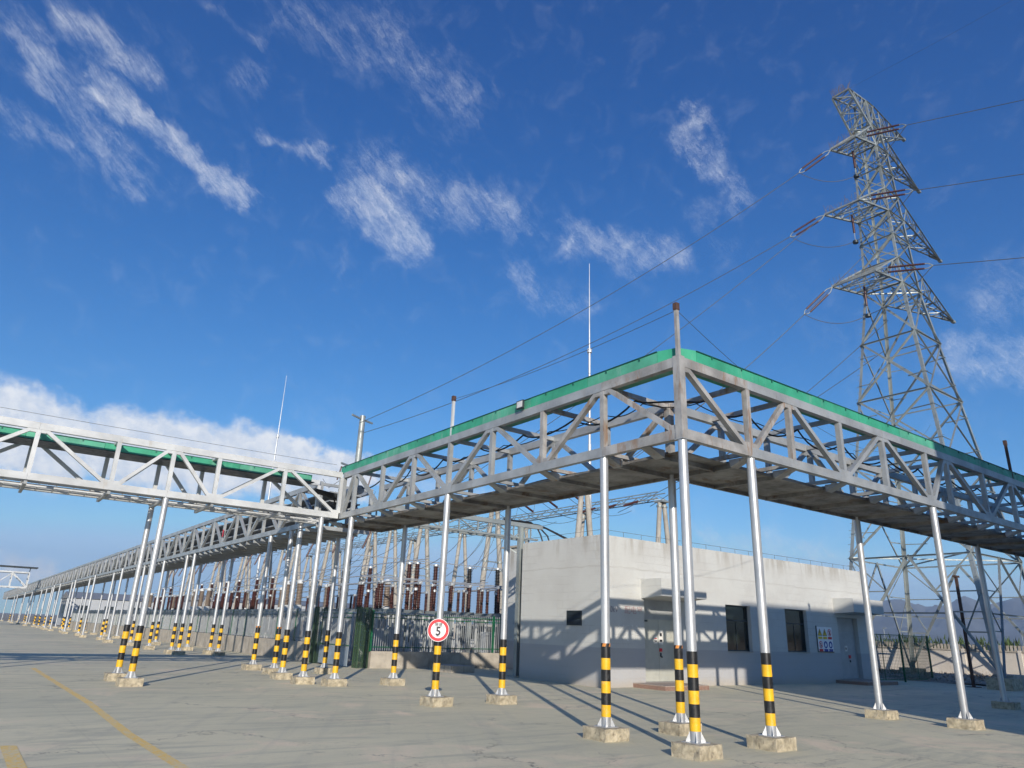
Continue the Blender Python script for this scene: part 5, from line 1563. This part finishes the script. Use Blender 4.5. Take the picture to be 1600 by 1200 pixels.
# near bay, seen over the front fence
for j, (x, y, b) in enumerate(((16.5, 28.6, 1), (15.1, 29.6, 1), (12.9, 30.0, 0), (11.4, 29.6, 0), (13.9, 31.0, 0))):
    breaker(x, y, ['black two-stage breaker column seen right of the speed limit sign, right one', 'black two-stage breaker column, left one of the two', 'brown two-stage breaker column right above the speed limit sign', 'tall brown breaker column left above the speed limit sign', 'brown breaker column between the sign post and the black pair'][j], 'near breaker bay', bool(b))
for j, (x, y) in enumerate(((8.2, 26.6), (9.7, 27.2), (11.2, 26.4), (12.7, 26.9), (14.2, 26.2), (10.3, 31.4), (17.2, 26.9))):
    disconnector(x, y, '%s brown disconnector of the near bay counting along the front fence' % ORD[j], 'near disconnector bay')
for j, (x, y) in enumerate(((6.9, 25.3), (8.0, 25.6), (13.4, 24.9))):
    r_ = thing('control_cabinet', ['grey control cabinet behind the front fence, leftmost', 'grey control cabinet behind the front fence, middle', 'pale control cabinet behind the front fence near the right end'][j], 'cabinet', (x, y, 0), 'control cabinets')
    MB().box(x - .35, x + .35, y - .2, y + .2, .5, 1.7).build('cabinet_body', M['white' if j == 2 else 'galv'], r_)
    MB().box(x - .33, x + .33, y - .215, y - .202, .55, 1.65).build('cabinet_door', M['doorg'], r_)
    for s_ in (-.3, .25): MB().box(x + s_, x + s_ + .05, y - .1, y + .1, 0, .5).build('leg', M['galv'], r_)
# tubular busbars and their droppers
for j, (x, z) in enumerate(((8.2, 4.45), (11.2, 5.55), (15.4, 4.5))):
    o_ = MB().tube([(x, 28, z), (x, 98, z)], .03, 6).build('busbar', M['alu']); tag(o_, ['lowest tubular busbar over the left fence row', 'highest tubular busbar over the second equipment row', 'tubular busbar over the third equipment row'][j], 'busbar', 'tubular busbars')
for j, (y, z) in enumerate(((27.2, 4.3), (28.9, 4.35), (30.2, 5.6))):
    o_ = MB().tube([(7.6, y, z), (18.2, y + .2, z)], .028, 6).build('busbar', M['alu']); tag(o_, '%s tubular busbar running parallel to the front fence, counted from it' % ORD[j], 'busbar', 'tubular busbars')
# steel walkway/beam frame at support height
o_ = MB(); 
for x in (8.2, 11.2, 15.4):
    o_.box(x - .5, x - .42, 28, 98, 2.42, 2.5); o_.box(x + .42, x + .5, 28, 98, 2.42, 2.5)
    y = 28.5
    while y < 98: o_.box(x - .48, x - .40, y, y + .1, 0, 2.42); o_.box(x + .4, x + .48, y, y + .1, 0, 2.42); y += 1.3
o2 = o_.build('support_frames', M['white']); tag(o2, 'pale steel support frames standing in long rows under the switchyard equipment', 'frame', kind='stuff')
o_ = MB()
for y in (26.6, 28.3, 30.0): 
    o_.box(7.4, 17.8, y - .04, y + .04, 2.42, 2.5); x = 7.5
    while x < 18: o_.box(x, x + .08, y - .04, y + .04, 0, 2.42); x += .62
o2 = o_.build('support_frames', M['white']); tag(o2, 'pale steel support frames crowded behind the front picket fence', 'frame', kind='stuff')
# droppers and slack jumpers
rnd = random.Random(11); mb = MB()
for i in range(46):
    y = rnd.uniform(27, 95); x = rnd.choice((18.3, 13.2, 13.2, 18.3)); h = 9.6 if x > 15 else 7.8
    x2 = x - rnd.uniform(1.5, 4.5); z2 = rnd.choice((4.4, 4.9, 5.5)); y2 = y + rnd.uniform(-.6, .6)
    pts = []
    for k in range(9):
        t_ = k / 8; pts.append((x + (x2 - x) * t_ ** 1.5, y + (y2 - y) * t_, h + (z2 - h) * t_ - .35 * math.sin(math.pi * t_)))
    mb.tube(pts, .014, 4)
o_ = mb.build('dropper_wires', M['wire']); tag(o_, 'slack dropper wires hanging between gantries and switchyard equipment', 'wires', kind='stuff')
for i in range(12):
    z = 10.0; x0, x1 = 18.7 - .5, 13.2; y = 30 + i * 5.4
    wire((x0, y, 9.6), (x1, y, 8.3), .5, .016, '%s strung conductor between the front and near gantry rows' % ORD[i], n=10, grp='strung conductors')
for i in range(8):
    y = 25 + i * 2.6
    wire((19.0, y, 9.8), (25, y + .3, 9.7), .7, .016, '%s strung conductor between the near and rear gantry rows' % ORD[i], n=10, grp='strung conductors')

# ------------------------------------------------------------------ far buildings beyond the switchyard
def shed(x, y, w, d, h, label, roof=True):
    r_ = thing('shed', label, 'building', (x, y, 0)); MB().box(x, x + w, y, y + d, 0, h).build('wall', M['farwhite'], r_)
    mb = MB(); mb.add([(x - .3, y - .3, h), (x + w + .3, y - .3, h), (x + w + .3, y + d + .3, h), (x - .3, y + d + .3, h), (x - .3, y + d / 2, h + 1.2), (x + w + .3, y + d / 2, h + 1.2)], [(0, 1, 5, 4), (2, 3, 4, 5), (0, 4, 3), (1, 2, 5), (3, 2, 1, 0)])
    mb.build('roof', M['farroof'], r_)
    for k in range(int(w / 4)):
        MB().box(x + 1.5 + 4 * k, x + 3.2 + 4 * k, y - .03, y - .005, h * .45, h * .75).build('window', M['frame'], r_)
    for k in range(int(d / 5)):
        MB().box(x - .03, x - .005, y + 1.5 + 5 * k, y + 3.5 + 5 * k, h * .45, h * .75).build('window', M['frame'], r_)


shed(24, 128, 40, 22, 5.0, 'long low grey shed far behind the switchyard')
shed(6, 140, 14, 12, 4.6, 'small far grey building at the end of the long bridge')
o_ = MB().box(30, 30.2, 24, 125, 0, 2.3).build('boundary_wall', M['kerb']); tag(o_, 'long pale boundary wall behind the switchyard', 'wall')

# ------------------------------------------------------------------ hall behind the photographer: its shade covers the right of the yard
HL = thing('industrial_hall', 'tall grey-clad industrial hall standing outside the frame, throwing shade over the right of the yard', 'building', (2.0, -34, 0))
c59, s59 = math.cos(R(59)), math.sin(R(59)); tl = math.tan(SUN_EL)
HY = -16.0
def hx(yw, xw): return xw - (yw - HY) / math.tan(R(59))
x0h = hx(11.6, 17.35); x1h = hx(8., 32.0)
Hh = 3.3 + (11.6 - HY) / s59 * tl
MB().box(x0h, x1h, -40, HY, 0, Hh).build('hall_body', M['hall'], HL)
for k in range(5):
    a = x0h + 1.2 + 3.2 * k
    if a + 2 < x1h:
        MB().box(a, a + 2, HY + .002, HY + .03, 1.2, 3.2).build('window', M['frame'], HL); MB().box(a, a + 2, HY + .002, HY + .03, 6.2, 8.0).build('window', M['frame'], HL)
print('objects', len(bpy.data.objects), 'hall', round(x0h, 1), round(x1h, 1), round(Hh, 1))
